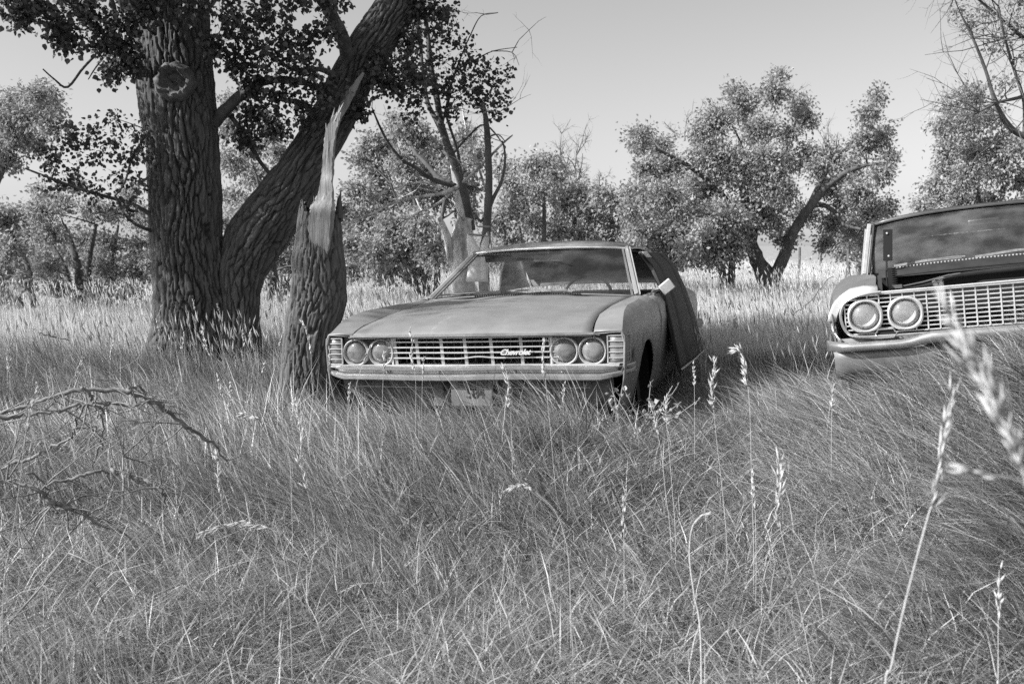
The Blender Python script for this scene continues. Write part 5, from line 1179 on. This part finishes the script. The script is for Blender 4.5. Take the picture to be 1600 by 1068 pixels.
    pts = [(-.66, .30, .812), (-.55, .30, .812), (-.44, .31, .828), (-.34, .32, .856), (-.26, .32, .868), (0, .32, .874), (.26, .32, .868), (.34, .32, .856), (.44, .31, .828), (.55, .30, .812), (.66, .30, .812)]
    mb = MB(); sp = smooth_path(pts, 4); rows = [[(q[0], q[1] - .03, q[2] - .024), (q[0], q[1] - .032, q[2]), (q[0], q[1] + .03, q[2] + .004), (q[0], q[1] + .034, q[2] - .02)] for q in sp]; mb.grid(rows)
    mb.build("radiator_support", M['paintd'], root, thick=.004, sharp=50)
    MB().tube([(-.62, .28, .82), (-.48, .27, .838), (-.36, .27, .862), (-.30, .27, .866)], .005, 6).tube([(-.44, .27, .835), (-.38, .265, .852), (-.43, .26, .842)], .005, 5).box((-.62, .275, .825), (.06, .05, .02)).build("hood_latch_rod", M['twigdark'], root); MB().bar((0.02, .30, .87), (.02, .30, .79), .008, .008).build("latch_post", M['twig'], root)
    MB().box((0, .9, .62), (.5, .7, .28)).box((0, .9, .80), (.36, .3, .06)).build("engine", M['dark'], root, bevel=.03)
    MB().lathe((.1, .95, .84), [(.0, 0)] , 3) if False else None
    rows = [[(u * .70, y, z - .02 * u * u) for u in np.linspace(-1, 1, 15)] for y, z in ((1.30, .925), (1.34, .955), (1.42, .975), (1.50, .985), (1.56, .985))]
    MB().grid(rows).build("cowl", M['paintd'], root, thick=.006)
    mb = MB()
    for k in range(60):
        u = -.95 + k * .0322; mb.box((u * .64, 1.455, .985 - .02 * (u * .9) ** 2), (.008, .05, .008))
    mb.build("cowl_vent", M['alu'], root)
    # roof
    RT = [(2.03, 1.362, .72, 1.315), (2.07, 1.372, .735, 1.320), (2.2, 1.378, .745, 1.325), (2.6, 1.385, .75, 1.33), (3.2, 1.39, .75, 1.325), (3.7, 1.375, .72, 1.30), (3.82, 1.345, .70, 1.28)]
    rows = roof_grid(RT)
    for j in (0, 1):
        for k, p in enumerate(rows[j]): u = -1 + 2 * k / 14; rows[j][k] = (p[0], p[1] + .09 * u * u, p[2])
    MB().grid(rows).build("roof", D, root, thick=.016, sharp=50)
    MB().grid([[(x, y + .05, z - .03) for x, y, z in r] for r in roof_grid(RT)[1:]]).build("headliner", M['headl'], root, thick=.004)
    MB().tube([(u * .725, 2.02 + .09 * u * u, 1.318 + .048 * (1 - abs(u) ** 2.6) - .008) for u in np.linspace(-1, 1, 21)], .008, 6).build("windshield_trim", M['inter'], root)
    rows = []
    for t in np.linspace(0, 1, 9): rows.append([(u * (.765 - .05 * t), 1.50 + .53 * t + .09 * u * u, .975 + .37 * t - (.03 * (1 - t) + .05 * t) * abs(u) ** 2.6 + .02 * math.sin(t * 3.14)) for u in np.linspace(-1, 1, 21)])
    MB().grid(rows).build("windshield", M['glassB'], root, sharp=None)
    rows = []
    for t in np.linspace(0, 1, 5): rows.append([(u * (.78 - .1 * t), 4.2 - .4 * t, .95 + .35 * t) for u in np.linspace(-1, 1, 9)])
    MB().grid(rows).build("rear_window", M['glass'], root, sharp=None)
    MB().box((0, 4.0, .92), (1.5, .5, .03)).build("parcel_shelf", M['inter'], root)
    rows = [[(u * .80, y, .95 - .02 * u * u - (y > 5.2) * .03) for u in np.linspace(-1, 1, 9)] for y in (4.2, 4.6, 5.0, 5.28)]; rows.append([(x, 5.30, .45) for x, y, z in rows[-1]])
    MB().grid(rows).build("trunk_lid", P, root, thick=.006)
    MB().tube([(-.96, 5.3, .5), (-.85, 5.42, .5), (.85, 5.42, .5), (.96, 5.3, .5)], .06, 8).build("rear_bumper", M['chrome'], root)
    interior(root, 1, 4, (.38, 1.95, .93), M['inter']); MB().box((0, 2.6, .26), (1.7, 4.9, .03)).build("underbody", M['rust'], root)
    MB().box((.0, 2.05, 1.25), (.2, .02, .05)).build("rear_view_mirror", M['chrome'], root, bevel=.012)
    wiper(root, [(-.18, 1.43, 1.0), (-.25, 1.43, 1.005), (-.40, 1.44, 1.0), (-.60, 1.50, .985), (-.2, 1.43, 1.0)], M['twig']); wiper(root, [(.34, 1.42, 1.0), (.28, 1.42, 1.005), (.12, 1.43, 1.012), (-.12, 1.47, .995), (.34, 1.43, 1.0)], M['twig'])
    # --- grille: shallow box of short bright slots, wrapping round the lamps
    def gx(z): return .905 - .06 * max(0, (.62 - z) / .06)
    mb = MB(); zs = np.linspace(.590, .790, 10)
    def yq(x): return .008 - .02 * math.cos(min(1, abs(x) / .9) * math.pi / 2)
    for z in zs:
        xm = .885 - .05 * max(0, (z - .75) / .04) - .05 * max(0, (.62 - z) / .04); xs = np.linspace(-xm, xm, 31)
        xs = np.linspace(-xm, xm, 121)
        for a, b in zip(xs[:-1], xs[1:]):
            if any(math.hypot((a + b) / 2 - s * q, z - .68) < .078 for s in (-1, 1) for q in (.785, .590)): continue
            mb.bar((a, yq(a) + .03, z), (b, yq(b) + .03, z), .024, .0062)
    for k in range(32):
        x = -.884 + k * .057; t = .79 - .05 * max(0, abs(x) - .8) / .08; bt = .59 + .03 * max(0, abs(x) - .8) / .08
        hit = [q for q in (.785, .590) if abs(abs(x) - q) < .078]
        if hit:
            g = math.sqrt(.078 ** 2 - (abs(x) - hit[0]) ** 2)
            if .68 - g > bt: mb.bar((x, yq(x) + .026, bt), (x, yq(x) + .026, .68 - g), .0062, .022)
            if .68 + g < t: mb.bar((x, yq(x) + .026, .68 + g), (x, yq(x) + .026, t), .0062, .022)
        else: mb.bar((x, yq(x) + .026, bt), (x, yq(x) + .026, t), .0062, .022)
    mb.build("grille", M['alu'], root)
    fr = [(-.70, .0, .800), (-.80, .0, .79), (-.87, .005, .765), (-.90, .012, .72), (-.905, .015, .67), (-.885, .01, .61), (-.84, .0, .58), (-.72, -.005, .572), (-.40, -.015, .572), (0, -.02, .574), (.40, -.015, .572), (.72, -.005, .572), (.84, 0, .58), (.885, .01, .61), (.905, .015, .67), (.90, .012, .72), (.87, .005, .765), (.80, 0, .79), (.70, 0, .80)]
    MB().tube(smooth_path(fr, 4), .008, 6).build("grille_frame", M['chrome'], root); MB().tube([(-.70, .0, .797), (0, -.018, .800), (.70, .0, .797)], .006, 6).build("grille_top_bar", M['alu'], root)
    MB().box((0, .14, .69), (1.80, .01, .22)).build("grille_backing", M['dark'], root)
    # small six sided parking lamp frames under the inner lamps
    for s in (-1, 1):
        q = [(-.052, 0), (-.036, .022), (.036, .022), (.052, 0), (.036, -.022), (-.036, -.022), (-.052, 0)]
        pk = MB().tube([(s * .69 + a, -.014, .585 + b) for a, b in q], .0035, 5).build("parking_lamp", M['chrome'], root); MB().box((s * .69, .0, .585), (.08, .01, .038)).build("parking_lens", M['dark'], pk)
    # bumper: slim at the ends with a raised outer wing
    rows = []
    for x in np.concatenate([np.linspace(-.985, -.90, 6), np.linspace(-.86, .86, 37), np.linspace(.90, .985, 6)]):
        ax = abs(x); e = max(0, ax - .88) / .105; up = .034 * (1 - float(ss(ax, .46, .62))); zt = .548 + up + .018 * e; zb_ = .506 + up * .55 + .004 * e; y0 = -.075 - .02 * (1 - ax) + .10 * e ** 2
        rows.append([(x, y0 + .07, zt - .004), (x, y0 + .02, zt), (x, y0 + .002, zt - .008), (x, y0 - .004, (zt + zb_) / 2 + .004), (x, y0 + .002, zb_ + .008), (x, y0 + .016, zb_), (x, y0 + .07, zb_ + .002)])
    MB().grid(rows).build("front_bumper", M['chrome'], root, thick=.004, sharp=60)
    MB().grid([[(x, y + .03 * abs(x), z) for x in np.linspace(-.95, -.42, 9)] for y, z in ((-.055, .506), (-.055, .47), (-.04, .42), (-.01, .36))]).build("lower_bumper", mat("dull_chrome", .13, .55, metal=.3, v2=.22, scale=8), root, thick=.006)
    MB().grid([[(x, y, z) for x in np.linspace(.42, .95, 9)] for y, z in ((-.055, .506), (-.055, .47), (-.04, .42), (-.01, .36))]).build("lower_bumper", M['rust'], root, thick=.006)
    MB().grid([[(x, y, z) for x in np.linspace(-.93, .93, 9)] for y, z in ((.02, .57), (.05, .45), (.12, .3))]).build("front_valance", M['rust'], root, thick=.01)
    return root

# ------------------------------------------------------------------ build it all
car_a(); leaning_panel(); car_b()
hero_tree(); stump(); half_dead_tree(); background(); fallen()
build_grass(); build_seeding(); stems()
